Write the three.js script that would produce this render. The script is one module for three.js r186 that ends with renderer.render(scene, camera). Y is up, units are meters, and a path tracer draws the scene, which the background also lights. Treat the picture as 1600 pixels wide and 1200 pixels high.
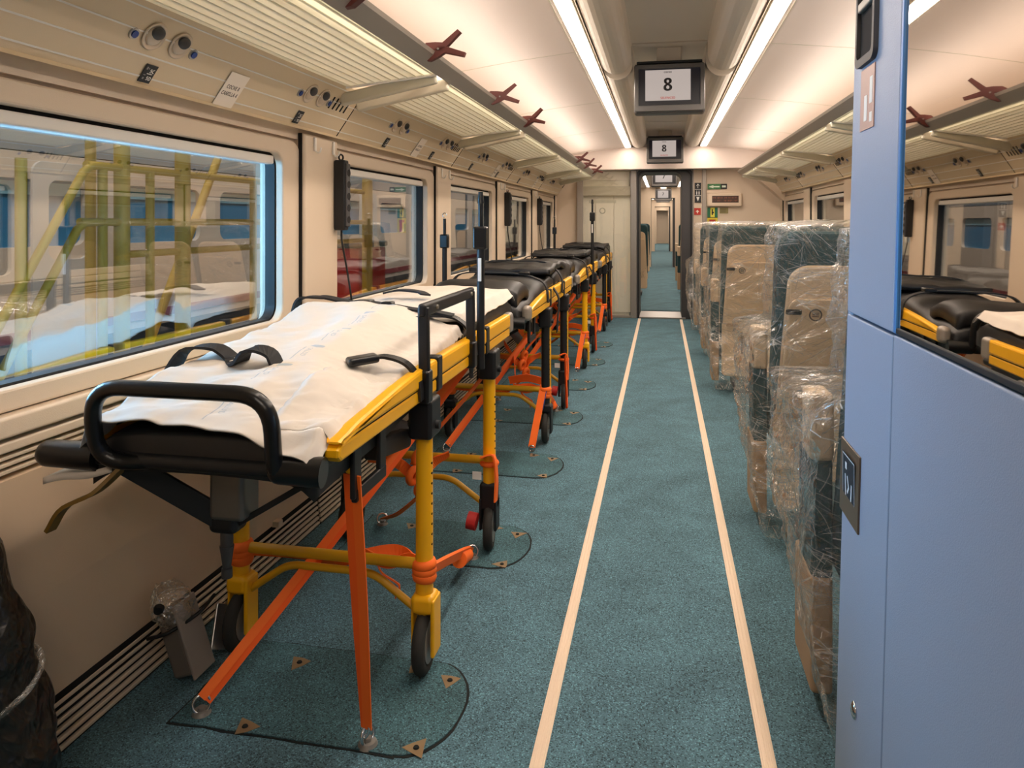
import * as THREE from 'three';
import { RoundedBoxGeometry } from 'three/addons/geometries/RoundedBoxGeometry.js';
import { mergeGeometries } from 'three/addons/utils/BufferGeometryUtils.js';
import { ImprovedNoise } from 'three/addons/math/ImprovedNoise.js';
import { RectAreaLightUniformsLib } from 'three/addons/lights/RectAreaLightUniformsLib.js';

// ---------------------------------------------------------------- camera, light, exposure
// X runs across the carriage, Y up, and the carriage runs away from the camera along -z.
const W = 1600, HH = 1200, FOCAL = 1150;
const scene = new THREE.Scene();
scene.background = new THREE.Color(0x0b0d10);
const camera = new THREE.PerspectiveCamera(2 * Math.atan(HH / 2 / FOCAL) * 180 / Math.PI, W / HH, 0.02, 120);
camera.position.set(0, 1.25, 0);
camera.rotation.y = Math.atan(234 / FOCAL);
camera.setViewOffset(W, HH, 0, 253, W, HH);           // shift lens: the verticals stay upright
const renderer = new THREE.WebGLRenderer({ antialias: true });
renderer.toneMapping = THREE.LinearToneMapping;
renderer.toneMappingExposure = 1.75;
renderer.shadowMap.enabled = true;
RectAreaLightUniformsLib.init();

const WARM = new THREE.Color().setRGB(1.0, 0.84, 0.70);
const COVE = new THREE.Color().setRGB(1.0, 0.89, 0.81);
const COOL = new THREE.Color().setRGB(0.22, 0.58, 1.0);
const STRIP_NITS = 15, COVE_NITS = 7, ADDED_FLOOD_NITS = 44, DEPOT_NITS = 9, VESTIBULE_FILL_NITS = 8, ZLIT = 1.0;
function areaLight(color, nits, w, h, [X, Y, Z], rot) {
  const l = new THREE.RectAreaLight(color, nits, w, h);
  l.position.set(X, Y, -Z); l.rotation.set(...rot);
  l.castShadow = true; scene.add(l); return l;
}
const DOWN = [-Math.PI / 2, 0, 0], UPW = [Math.PI / 2, 0, 0];

// ---------------------------------------------------------------- helpers
const noise = new ImprovedNoise();
const N = (x, y, z = 0) => noise.noise(x + 31.7, y + 17.3, z + 5.1);
let seed = 7;
const rnd = () => { seed = (seed * 1664525 + 1013904223) >>> 0; return seed / 4294967296; };
const V = (X, Y, Z) => new THREE.Vector3(X, Y, -Z);
const clamp = THREE.MathUtils.clamp, lerp = THREE.MathUtils.lerp, sst = THREE.MathUtils.smoothstep;
const usedNames = {};
function numbered(n) { const k = usedNames[n] = (usedNames[n] ?? -1) + 1; return k ? `${n}_${String(k).padStart(3, '0')}` : n; }
function boxUV(g) {                                    // uv in metres, by the way each face points
  const p = g.attributes.position, n = g.attributes.normal, uv = new Float32Array(p.count * 2);
  for (let i = 0; i < p.count; i += 3) {
    let a = 0, b = 0, c = 0;
    for (let k = 0; k < 3; k++) { a += n.getX(i + k); b += n.getY(i + k); c += n.getZ(i + k); }
    a = Math.abs(a); b = Math.abs(b); c = Math.abs(c);
    for (let k = i; k < i + 3; k++) {
      const x = p.getX(k), y = p.getY(k), z = p.getZ(k);
      if (a >= b && a >= c) { uv[2 * k] = z; uv[2 * k + 1] = y; } else if (b >= c) { uv[2 * k] = x; uv[2 * k + 1] = z; } else { uv[2 * k] = x; uv[2 * k + 1] = y; }
    }
  }
  g.setAttribute('uv', new THREE.BufferAttribute(uv, 2));
}
function merged(geos, keepUV) {
  const list = [].concat(geos).map((g) => {
    const h = g.index ? g.toNonIndexed() : g;
    for (const k of Object.keys(h.attributes)) if (!['position', 'normal', 'uv'].includes(k)) h.deleteAttribute(k);
    if (!keepUV) boxUV(h);
    return h;
  });
  return list.length > 1 ? mergeGeometries(list) : list[0];
}
function mk(name, geos, mat, parent, keepUV) {
  const m = new THREE.Mesh(merged(geos, keepUV), mat);
  m.name = parent ? name : numbered(name); m.castShadow = m.receiveShadow = true;
  (parent || scene).add(m); return m;
}
function tag(o, label, category, group) { o.userData = { label, category }; if (group) o.userData.group = group; return o; }
function thing(name, label, category, [X, Y, Z] = [0, 0, 0], group) {
  const o = new THREE.Group(); o.name = numbered(name); o.position.set(X, Y, -Z); scene.add(o); return tag(o, label, category, group);
}
function struct(name, geos, mat, parent) { const m = mk(name, geos, mat, parent); if (!parent) m.userData.kind = 'structure'; return m; }
function structGroup(name) { const o = new THREE.Group(); o.name = numbered(name); o.userData.kind = 'structure'; scene.add(o); return o; }
function copyOf(src, label, group) {
  const c = src.clone(); c.name = numbered(src.name.replace(/_\d{3}$/, '')); c.userData = { ...src.userData, label };
  if (group) c.userData.group = group; scene.add(c); return c;
}
// box by its limits in X, Y, Z (Z forward), with rounded edges of radius r
function bx(x0, x1, y0, y1, z0, z1, r = 0) {
  const w = Math.abs(x1 - x0), h = Math.abs(y1 - y0), d = Math.abs(z1 - z0);
  const g = r ? new RoundedBoxGeometry(w, h, d, 2, Math.min(r, w / 2.01, h / 2.01, d / 2.01)) : new THREE.BoxGeometry(w, h, d);
  return g.translate((x0 + x1) / 2, (y0 + y1) / 2, -(z0 + z1) / 2);
}
// a rounded bar between two points with a rectangular section
function bar(a, b, w, h, r = 0.003, up = new THREE.Vector3(0, 1, 0)) {
  const d = b.clone().sub(a), L = d.length(), g = new RoundedBoxGeometry(w, h, L, 2, Math.min(r, w / 2.01, h / 2.01));
  const z = d.clone().normalize(), x = new THREE.Vector3().crossVectors(up, z);
  if (x.length() < 1e-3) x.set(1, 0, 0); x.normalize();
  const y = new THREE.Vector3().crossVectors(z, x);
  return g.applyMatrix4(new THREE.Matrix4().makeBasis(x, y, z).setPosition(a.clone().add(b).multiplyScalar(0.5)));
}
function cyl(a, b, r0, r1 = r0, n = 14) {
  const d = b.clone().sub(a), g = new THREE.CylinderGeometry(r1, r0, d.length(), n);
  return g.applyQuaternion(new THREE.Quaternion().setFromUnitVectors(new THREE.Vector3(0, 1, 0), d.normalize())).translate(...a.clone().add(b).multiplyScalar(0.5).toArray());
}
function tube(pts, r, n = 40, m = 10, closed = false, tension = 0.5) { return new THREE.TubeGeometry(new THREE.CatmullRomCurve3(pts, closed, 'catmullrom', tension), n, r, m, closed); }
// polyline with rounded corners, as a tube
function pipe(pts, r, bend = 0.05, m = 10) {
  const path = new THREE.CurvePath(); let last = pts[0];
  for (let i = 1; i < pts.length - 1; i++) {
    const b = Math.min(bend, pts[i].distanceTo(pts[i - 1]) / 2.01, pts[i].distanceTo(pts[i + 1]) / 2.01);
    const p = pts[i].clone().add(pts[i - 1].clone().sub(pts[i]).setLength(b)), q = pts[i].clone().add(pts[i + 1].clone().sub(pts[i]).setLength(b));
    path.add(new THREE.LineCurve3(last, p)); path.add(new THREE.QuadraticBezierCurve3(p, pts[i], q)); last = q;
  }
  path.add(new THREE.LineCurve3(last, pts[pts.length - 1]));
  const all = [];
  for (const c of path.curves) { const k = c.isLineCurve3 ? 4 : 8; for (let i = 0; i < k; i++) all.push(c.getPoint(i / k)); }
  all.push(pts[pts.length - 1]);
  return new THREE.TubeGeometry(new THREE.CatmullRomCurve3(all, false, 'catmullrom', 0.0), all.length * 3, r, m, false);
}
// flat strap swept along points; side() gives the direction of its width
function ribbon(pts, width, thick, side, n = 30) {
  const c = new THREE.CatmullRomCurve3(pts, false, 'centripetal'), P = [], I = [];
  for (let i = 0; i <= n; i++) {
    const t = i / n, p = c.getPoint(t), tg = c.getTangent(t);
    let s = (typeof side === 'function' ? side(t) : side.clone()); s.addScaledVector(tg, -s.dot(tg)).normalize();
    const nn = new THREE.Vector3().crossVectors(tg, s).normalize();
    for (const [a, b] of [[-1, -1], [1, -1], [1, 1], [-1, 1]]) { const q = p.clone().addScaledVector(s, a * width / 2).addScaledVector(nn, b * thick / 2); P.push(q.x, q.y, q.z); }
    if (i) for (let k = 0; k < 4; k++) { const a = (i - 1) * 4 + k, b = (i - 1) * 4 + (k + 1) % 4, d = a + 4, e = b + 4; I.push(a, b, e, a, e, d); }
  }
  const L = n * 4; I.push(0, 3, 2, 0, 2, 1, L, L + 1, L + 2, L, L + 2, L + 3);
  const g = new THREE.BufferGeometry(); g.setAttribute('position', new THREE.Float32BufferAttribute(P, 3)); g.setIndex(I);
  const f = g.toNonIndexed(); f.computeVertexNormals(); f.setAttribute('uv', new THREE.Float32BufferAttribute(new Float32Array(f.attributes.position.count * 2), 2)); return f;
}
// prism along the carriage of a polygon in X, Y
function prism(poly, z0, z1, holes) {
  const s = new THREE.Shape(poly.map(([x, y]) => new THREE.Vector2(x, y)));
  return new THREE.ExtrudeGeometry(s, { depth: Math.abs(z1 - z0), bevelEnabled: false }).translate(0, 0, -Math.max(z0, z1));
}
// smooth lengthwise skin: a closed profile band (list of outer points; thickness upwards)
function band(pts, z0, z1, th) { return prism([...pts, ...pts.slice().reverse().map(([x, y]) => [x, y + th])], z0, z1); }
function rr(x0, x1, y0, y1, r) {                          // rounded rectangle as points for Shape/Path
  const p = new THREE.Path(); p.moveTo(x0 + r, y0); p.lineTo(x1 - r, y0); p.absarc(x1 - r, y0 + r, r, -Math.PI / 2, 0); p.lineTo(x1, y1 - r); p.absarc(x1 - r, y1 - r, r, 0, Math.PI / 2);
  p.lineTo(x0 + r, y1); p.absarc(x0 + r, y1 - r, r, Math.PI / 2, Math.PI); p.lineTo(x0, y0 + r); p.absarc(x0 + r, y0 + r, r, Math.PI, Math.PI * 1.5); return p.getPoints(6);
}
// plate lying in a plane X = const (drawn in Z, Y), from X = xa to xb
function sidePlate(outer, holes, xa, xb, bevel = 0) {
  const s = new THREE.Shape(outer); for (const h of holes) s.holes.push(new THREE.Path(h));
  const d = Math.abs(xb - xa) - 2 * bevel;
  const g = new THREE.ExtrudeGeometry(s, { depth: d, bevelEnabled: bevel > 0, bevelSize: bevel, bevelThickness: bevel, bevelOffset: -bevel, bevelSegments: 2, curveSegments: 6 });
  // drawn x -> carriage Z (-z in three), extrusion -> X
  return g.translate(0, 0, bevel).applyMatrix4(new THREE.Matrix4().makeBasis(new THREE.Vector3(0, 0, -1), new THREE.Vector3(0, 1, 0), new THREE.Vector3(1, 0, 0)).setPosition(Math.min(xa, xb), 0, 0));
}
// plate lying in a plane Z = const (drawn in X, Y)
function crossPlate(outer, holes, za, zb, bevel = 0) {
  const s = new THREE.Shape(outer); for (const h of holes) s.holes.push(new THREE.Path(h));
  const d = Math.abs(zb - za) - 2 * bevel;
  return new THREE.ExtrudeGeometry(s, { depth: d, bevelEnabled: bevel > 0, bevelSize: bevel, bevelThickness: bevel, bevelOffset: -bevel, bevelSegments: 2, curveSegments: 6 }).translate(0, 0, -Math.max(za, zb) + bevel);
}
// closed cloth or pad: top surface f(u,v) -> Vector3, thickness th downwards
function shellGrid(f, nu, nv, th) {
  const P = [], U = [], I = [], row = nu + 1, half = row * (nv + 1), t = typeof th === 'function' ? th : () => th;
  for (let s = 0; s < 2; s++) for (let j = 0; j <= nv; j++) for (let i = 0; i <= nu; i++) { const p = f(i / nu, j / nv); P.push(p.x, p.y - s * t(i / nu, j / nv), p.z); U.push(i / nu, j / nv); }
  const q = (a, b, c, d) => I.push(a, b, c, a, c, d);
  for (let j = 0; j < nv; j++) for (let i = 0; i < nu; i++) { const a = j * row + i, b = a + 1, c = b + row, d = a + row; q(a, b, c, d); q(a + half, d + half, c + half, b + half); }
  for (let i = 0; i < nu; i++) { q(i, i + half, i + 1 + half, i + 1); const a = nv * row + i; q(a, a + 1, a + 1 + half, a + half); }
  for (let j = 0; j < nv; j++) { const a = j * row; q(a, a + row, a + row + half, a + half); const b = a + nu; q(b, b + half, b + row + half, b + row); }
  const g = new THREE.BufferGeometry(); g.setAttribute('position', new THREE.Float32BufferAttribute(P, 3)); g.setAttribute('uv', new THREE.Float32BufferAttribute(U, 2)); g.setIndex(I); g.computeVertexNormals(); return g;
}
function interp(tab, z) { if (z <= tab[0][0]) return tab[0][1]; for (let i = 1; i < tab.length; i++) if (z <= tab[i][0]) { const [a, b] = tab[i - 1], [c, d] = tab[i]; return b + (d - b) * sst(z, a, c); } return tab[tab.length - 1][1]; }

// ---------------------------------------------------------------- materials
function dataTex(n, fn, srgb, rep) {
  const d = new Uint8Array(n * n * 4);
  for (let y = 0; y < n; y++) for (let x = 0; x < n; x++) { const c = fn(x / n, y / n, x, y); const o = (y * n + x) * 4; for (let k = 0; k < 3; k++) d[o + k] = clamp(Array.isArray(c) ? c[k] : c, 0, 255); d[o + 3] = 255; }
  const t = new THREE.DataTexture(d, n, n); t.wrapS = t.wrapT = THREE.RepeatWrapping; t.magFilter = THREE.LinearFilter; t.minFilter = THREE.LinearMipmapLinearFilter; t.generateMipmaps = true;
  if (srgb) t.colorSpace = THREE.SRGBColorSpace; if (rep) t.repeat.set(rep, rep); t.needsUpdate = true; return t;
}
const hash = (x, y) => { let h = (x * 374761393 + y * 668265263) | 0; h = Math.imul(h ^ (h >>> 13), 1274126177); return ((h ^ (h >>> 16)) >>> 0) / 4294967296; };
const torus = (u, v, f) => { const a = u * 2 * Math.PI, b = v * 2 * Math.PI, r = f / (2 * Math.PI); return noise.noise(Math.cos(a) * r + 9, Math.sin(a) * r + Math.cos(b) * r * 0.7 + 3, Math.sin(b) * r + 7); };
const carpetTex = dataTex(1024, (u, v, x, y) => {
  const h = hash(x >> 1, y >> 1), h2 = hash(x + 991, y * 3 + 77), k = 0.82 + 0.3 * h2 + 0.10 * torus(u, v, 14) + 0.07 * torus(u, v, 4) + (h < 0.14 ? -0.36 : h > 0.90 ? 0.34 : 0);
  return [86 * k, 121 * k, 134 * k];
}, true, 1 / 1.6);
const carpetBump = dataTex(512, (u, v, x, y) => 120 * hash(x, y) + 100 * hash(x >> 1, (y >> 1) + 50), false, 1 / 0.5);
const fineBump = dataTex(256, (u, v, x, y) => 128 + 60 * (hash(x, y) - 0.5) + 60 * (hash(x >> 1, y >> 1) - 0.5), false, 1 / 0.15);
const ridged = (u, v, f, o) => { let s = 0, a = 1; for (let i = 0; i < 4; i++) { s += a * (1 - Math.abs(torus(u + o * i, v + o, f)) * 2.4); f *= 2.05; a *= 0.55; } return s; };
const crumple = dataTex(512, (u, v) => 128 + 70 * (ridged(u, v, 5, 0.13) - 1.2), false, 1 / 0.55);
const creaseTex = (() => {                              // whitened creases of stretch film: long thin strokes, fanning out in bundles
  const c = document.createElement('canvas'); c.width = c.height = 1024; const x = c.getContext('2d');
  x.fillStyle = 'rgb(252,252,252)'; x.fillRect(0, 0, 1024, 1024); let q = 11; const r = () => { q = (q * 1664525 + 1013904223) >>> 0; return q / 4294967296; };
  for (let b = 0; b < 120; b++) {
    const cx = r() * 1024, cy = r() * 1024, dir = r() < 0.6 ? (r() - 0.5) * 0.9 : r() * Math.PI, n = 4 + r() * 9;
    for (let k = 0; k < n; k++) {
      const d = dir + (r() - 0.5) * 0.5, L = 40 + r() * 230, ox = cx + (r() - 0.5) * 90, oy = cy + (r() - 0.5) * 90, g = Math.round(130 + r() * 80);
      x.strokeStyle = `rgba(${g},${g},${g},${0.45 + 0.55 * r()})`; x.lineWidth = 0.8 + r() * r() * 4.5;
      for (const [sx, sy] of [[0, 0], [-1024, 0], [0, -1024], [1024, 0], [0, 1024]]) { x.beginPath(); x.moveTo(ox + sx, oy + sy); x.quadraticCurveTo(ox + sx + Math.cos(d) * L / 2 + (k - n / 2) * 3, oy + sy + Math.sin(d) * L / 2, ox + sx + Math.cos(d + 0.12) * L, oy + sy + Math.sin(d + 0.12) * L); x.stroke(); }
    }
  }
  const t = new THREE.CanvasTexture(c); t.wrapS = t.wrapT = THREE.RepeatWrapping; t.repeat.set(1 / 0.8, 1 / 0.8); return t;
})();
const clothBump = dataTex(256, (u, v, x, y) => 128 + 26 * ((x & 1) + (y & 1)) + 40 * torus(u, v, 9), false, 1 / 0.3);
const std = (o) => new THREE.MeshStandardMaterial(o), phys = (o) => new THREE.MeshPhysicalMaterial(o);
const M = {
  carpet: std({ map: carpetTex, bumpMap: carpetBump, bumpScale: 0.004, roughness: 1 }),
  hatch: std({ map: carpetTex, color: 0xd2ded8, bumpMap: carpetBump, bumpScale: 0.003, roughness: 1 }),
  fray: std({ color: 0x161a1a, roughness: 1 }),
  cream: std({ color: 0xd6c3ac, roughness: 0.42, bumpMap: fineBump, bumpScale: 0.0004 }),
  creamDeep: std({ color: 0xdac6a6, roughness: 0.45, bumpMap: fineBump, bumpScale: 0.0004 }),
  lower: std({ color: 0xdcc0a2, roughness: 0.5, bumpMap: fineBump, bumpScale: 0.0004 }),
  ceil: std({ color: 0xe4d5cb, roughness: 0.55 }),
  duct: std({ color: 0xcdc2b2, roughness: 0.4 }),
  grey: std({ color: 0x8b8680, roughness: 0.4, metalness: 0.35 }),
  steel: std({ color: 0xb9b6b2, roughness: 0.3, metalness: 0.9 }),
  chrome: std({ color: 0xd5d8dc, roughness: 0.15, metalness: 1 }),
  railGrey: std({ color: 0x9b9288, roughness: 0.38, metalness: 0.3 }),
  bracket: std({ color: 0xc4bda9, roughness: 0.4 }),
  shelf: phys({ color: 0xf6f6ea, roughness: 0.9, transmission: 0.75, thickness: 0, ior: 1.45 }),
  rib: phys({ color: 0xf2f0e2, roughness: 0.9, transmission: 0.35, thickness: 0 }),
  rubber: std({ color: 0x0f1012, roughness: 0.6 }),
  slot: std({ color: 0x14110f, roughness: 0.9 }),
  pane: phys({ color: 0xf7faf9, roughness: 0.0, transmission: 1, thickness: 0, ior: 3.0 }),
  clearPane: phys({ color: 0xffffff, roughness: 0.02, transmission: 1, thickness: 0, ior: 1.5 }),
  mirror: std({ color: 0xdcd6cf, roughness: 0.015, metalness: 1 }),
  panelBlue: std({ color: 0x93a1b8, roughness: 0.42, bumpMap: fineBump, bumpScale: 0.0005 }),
  darkGrey: std({ color: 0x3b3a3c, roughness: 0.5 }),
  monitor: std({ color: 0x5d5a58, roughness: 0.4, metalness: 0.2 }),
  black: std({ color: 0x0b0c0e, roughness: 0.3 }),
  blackSatin: std({ color: 0x1b1c1f, roughness: 0.45, metalness: 0.2 }),
  blackMat: std({ color: 0x161618, roughness: 0.5, bumpMap: clothBump, bumpScale: 0.0006 }),
  webbing: std({ color: 0x17171a, roughness: 0.75, bumpMap: clothBump, bumpScale: 0.0006 }),
  yellow: std({ color: 0xf8b60c, roughness: 0.35 }),
  yellowDull: std({ color: 0xd8a014, roughness: 0.4 }),
  orange: std({ color: 0xff701a, roughness: 0.7, bumpMap: clothBump, bumpScale: 0.0006 }),
  orangeDark: std({ color: 0xfd6414, roughness: 0.75, bumpMap: clothBump, bumpScale: 0.0006 }),
  tire: std({ color: 0x2b2926, roughness: 0.8 }),
  sheet: std({ color: 0xdcd3c8, roughness: 0.85, bumpMap: clothBump, bumpScale: 0.0004, side: THREE.DoubleSide }),
  clampRed: std({ color: 0x55251f, roughness: 0.5 }),
  brass: std({ color: 0x8f7858, roughness: 0.45, metalness: 0.5 }),
  stripMetal: std({ color: 0xe3cdb4, roughness: 0.5 }),
  tan: std({ color: 0xcdb394, roughness: 0.5, bumpMap: fineBump, bumpScale: 0.0005 }),
  tanDark: std({ color: 0xa98c6d, roughness: 0.55 }),
  teal: std({ color: 0x1d3b3f, roughness: 0.85, bumpMap: clothBump, bumpScale: 0.001 }),
  film: phys({ color: 0xfdfbf7, roughness: 0.14, transmission: 1, transmissionMap: creaseTex, thickness: 0, ior: 1.9, bumpMap: crumple, bumpScale: 0.035, side: THREE.DoubleSide }),
  filmBlack: std({ color: 0x15130f, roughness: 0.28, bumpMap: crumple, bumpScale: 0.02 }),
  netting: std({ color: 0x4a4038, roughness: 0.8 }),
  white: std({ color: 0xe8e4de, roughness: 0.5 }),
  led: std({ color: 0x000000, emissive: 0xffeedd, emissiveIntensity: 6 }),
  cove: std({ color: 0x000000, emissive: 0xffe6cc, emissiveIntensity: 2.0 }),
  addedLampFace: std({ color: 0x000000, emissive: 0xbfd8ff, emissiveIntensity: 2 }),
  mirrorTrim: std({ color: 0x3f7fc0, roughness: 0.35 }),
  depotYellow: std({ color: 0xc9a02c, roughness: 0.6 }),
  depotBody: std({ color: 0xd9c4b2, roughness: 0.4 }),
  depotBlue: std({ color: 0x2f7fae, roughness: 0.3 }),
  depotDark: std({ color: 0x2a2c30, roughness: 0.8 }),
  depotConcrete: std({ color: 0x55524e, roughness: 0.95 }),
  red: std({ color: 0xb3201c, roughness: 0.6 }),
  blueButton: std({ color: 0x1c3f8f, roughness: 0.3 }),
};
function canvasMat(w, h, draw, o = {}) {
  const c = document.createElement('canvas'); c.width = w; c.height = h; const x = c.getContext('2d'); draw(x, w, h);
  const t = new THREE.CanvasTexture(c); t.colorSpace = THREE.SRGBColorSpace; t.anisotropy = 8;
  return o.emit ? std({ color: 0x050505, emissive: 0xffffff, emissiveMap: t, emissiveIntensity: o.emit, roughness: 0.4 }) : std({ map: t, roughness: 0.55, ...o });
}
const printed = (w, h) => new THREE.PlaneGeometry(w, h);

// ---------------------------------------------------------------- the carriage shell
const CX = 0.045, XL = -1.41, XR = 1.50, ZEND = 9.75, ZBACK = -1.5, PITCH = 1.747, NWIN = 5;
const mir = (x) => 2 * CX - x;
const winRight = (i) => 2.545 + PITCH * i, winLeft = (i) => winRight(i) - 1.275;

struct('floor', bx(-1.6, 1.7, -0.12, 0, ZBACK - 0.1, ZEND + 0.9), M.carpet);

function sideWall(side) {
  const s = side === 'left' ? 1 : -1, X = (x) => s === 1 ? x : mir(x);
  const holes = [];
  for (let i = 0; i < NWIN; i++) holes.push(rr(winLeft(i) - 0.03, winRight(i) + 0.03, 0.86, 1.53, 0.06));
  const outer = [[ZBACK, 0], [ZEND + 0.3, 0], [ZEND + 0.3, 2.2], [ZBACK, 2.2]].map(([a, b]) => new THREE.Vector2(a, b));
  const wall = struct('wall_' + side, sidePlate(outer, holes, X(XL - 0.01), X(XL - 0.1)), M.cream);
  // lower lining, gently bulged, ledge and its shadow gap, vent slats under the ledge
  mk('lower_panel', prism([[-1.40, 0.135], [-1.385, 0.4], [-1.39, 0.69], [-1.43, 0.70], [-1.43, 0.135]].map(([x, y]) => [X(x), y]), ZBACK, ZEND), M.lower, wall);
  mk('ledge', [bx(X(-1.43), X(-1.372), 0.785, 0.832, ZBACK, ZEND, 0.008), bx(X(-1.43), X(-1.38), 0.752, 0.775, ZBACK, ZEND, 0.005)], M.cream, wall);
  for (let k = 0; k < 3; k++) mk('vent_slat', bx(X(-1.42), X(-1.388), 0.704 + k * 0.0155, 0.712 + k * 0.0155, ZBACK, ZEND, 0.002), M.cream, wall);
  // header band above the windows and the dark gap under the sloping panel
  mk('header', bx(X(-1.43), X(-1.402), 1.575, 1.70, ZBACK, ZEND), M.cream, wall);
  // floor grille: a slot, then long slats leaning out to the floor
  const base = struct('baseboard_' + side, prism([[-1.425, 0.14], [-1.405, 0.14], [-1.385, 0.0], [-1.425, 0]].map(([x, y]) => [X(x), y]), ZBACK, ZEND), M.slot);
  for (let m = -1; m < NWIN; m++) for (let k = 0; k < 6; k++) {
    const z0 = 2.82 + PITCH * (m - 1) + 0.004, z1 = z0 + PITCH - 0.012, y = 0.008 + k * 0.0205, xo = -1.377 - y * 0.125;
    if (z0 > ZEND - 0.3) continue;
    mk('slat', bx(X(-1.395), X(xo), y, y + 0.0105, Math.max(z0, ZBACK), Math.min(z1, ZEND - 0.02), 0.003), M.cream, base);
  }
  for (let m = -1; m < NWIN; m++) for (let k = 0; k < 3; k++) { const z = 2.82 + PITCH * (m - 1) + 0.2 + k * 0.6; if (z < ZEND - 0.4) mk('clip', bx(X(-1.41), X(-1.375), 0.128, 0.15, z, z + 0.03, 0.003), M.cream, base); }
  // window units
  for (let i = 0; i < NWIN; i++) {
    const a = winLeft(i), b = winRight(i), g = structGroup(`window_${s === 1 ? i + 1 : i + 1 + NWIN}`);
    mk('window_frame', sidePlate(rr(a - 0.15, b + 0.15, 0.835, 1.565, 0.09), [rr(a, b, 0.885, 1.508, 0.055)], X(-1.43), X(-1.397), 0.006), M.cream, g);
    mk('window_reveal', sidePlate(rr(a - 0.02, b + 0.02, 0.865, 1.528, 0.06), [rr(a + 0.004, b - 0.004, 0.89, 1.502, 0.05)], X(-1.47), X(-1.431)), M.rubber, g);
    mk('blind_bar', bx(X(-1.452), X(-1.418), 1.466, 1.498, a + 0.03, b - 0.03, 0.006), M.white, g);
    mk('blind_slot', bx(X(-1.46), X(-1.43), 1.499, 1.515, a, b), M.slot, g);
    mk('window_pane', bx(X(-1.460), X(-1.456), 0.87, 1.52, a - 0.01, b + 0.01), M.pane, g);
  }
  // pillar covers between the windows
  for (let i = 0; i < NWIN; i++) {
    const z = winRight(i) + 0.125;
    const p = mk('pillar_cover', [bx(X(-1.43), X(-1.372), 0.835, 1.60, z, z + 0.30, 0.012)], M.cream, wall);
    mk('cover_joint', [bx(X(-1.40), X(-1.384), 0.835, 1.60, z - 0.004, z - 0.001)], M.slot, p);
  }
  return wall;
}
const wallLeft = sideWall('left'); sideWall('right');

// ceiling: shallow side panels, lamp troughs, rounded ducts and the raised middle
const C = (x) => x + CX;
function ceilingPart(z0, z1) {
  const out = [];
  for (const s of [-1, 1]) {
    const q = (pts) => pts.map(([x, y]) => [C(s * x), y]);
    out.push(band(q([[1.46, 2.06], [1.2, 2.115], [0.9, 2.158], [0.7, 2.18], [0.505, 2.20]]), z0, z1, 0.03));
    out.push(band(q([[0.503, 2.222], [0.42, 2.222]]), z0, z1, 0.02));
  }
  return out;
}
const ceiling = struct('ceiling', [...ceilingPart(ZBACK, ZEND), bx(-1.6, 1.7, 2.44, 2.5, ZBACK - 0.1, ZEND + 0.3), bx(C(-0.27), C(0.27), 2.385, 2.41, ZBACK, ZEND)], M.ceil);
for (const s of [-1, 1]) {
  for (let z = 0.6; z < ZEND - 0.4; z += PITCH) mk('ceiling_joint', prism([[1.2, 2.1135], [0.9, 2.1565], [0.7, 2.1785], [0.51, 2.1985], [0.51, 2.2005], [0.7, 2.1805], [0.9, 2.1585], [1.2, 2.1155]].map(([x, y]) => [C(s * x), y]), z, z + 0.006), M.bracket, ceiling);
  mk('ceiling_joint', bx(C(s * 0.515), C(s * 0.52), 2.196, 2.201, 0.3, ZEND - 0.3), M.bracket, ceiling);
  for (const [z0, z1] of [[ZBACK, 4.62], [4.80, 9.3]]) {
    const arc = []; for (let i = 0; i <= 14; i++) { const t = i / 14 * Math.PI * 1.05 - 0.35; arc.push([C(s * (0.325 + 0.098 * Math.cos(t))), 2.275 - 0.105 * Math.sin(t)]); }
    mk('duct', [prism([...arc, [C(s * 0.23), 2.42], [C(s * 0.42), 2.42]], z0, z1),
      new THREE.SphereGeometry(0.1, 18, 12).scale(0.98, 1.05, 0.7).translate(C(s * 0.325), 2.275, -z1)], M.duct, ceiling);
  }
}
for (let k = 0; k < 5; k++) mk('panel_joint', bx(C(-0.235), C(0.235), 2.381, 2.386, 1.0 + k * 1.85, 1.008 + k * 1.85), M.grey, ceiling);
for (let k = 0; k < 5; k++) mk('ceiling_tile', bx(C(-0.232), C(0.232), 2.374, 2.384, 1.02 + k * 1.85, 2.84 + k * 1.85, 0.002), M.duct, ceiling);

// light strips
for (const s of [-1, 1]) {
  const o = thing('ceiling_light', s < 0 ? 'long warm white light strip along the left of the ceiling ducts' : 'long warm white light strip along the right of the ceiling ducts', 'light', [C(s * 0.462), 2.2, 0]);
  mk('diffuser', bx(-0.036, 0.036, -0.012, 0.014, ZLIT, 9.4, 0.01), M.led, o);
  mk('trim', [bx(-0.041, -0.036, -0.003, 0.018, ZLIT, 9.4), bx(0.036, 0.041, -0.003, 0.018, ZLIT, 9.4)], M.bracket, o);
  areaLight(WARM, STRIP_NITS, 0.072, 9.4 - ZLIT, [C(s * 0.462), 2.185, (ZLIT + 9.4) / 2], DOWN);
}

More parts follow.
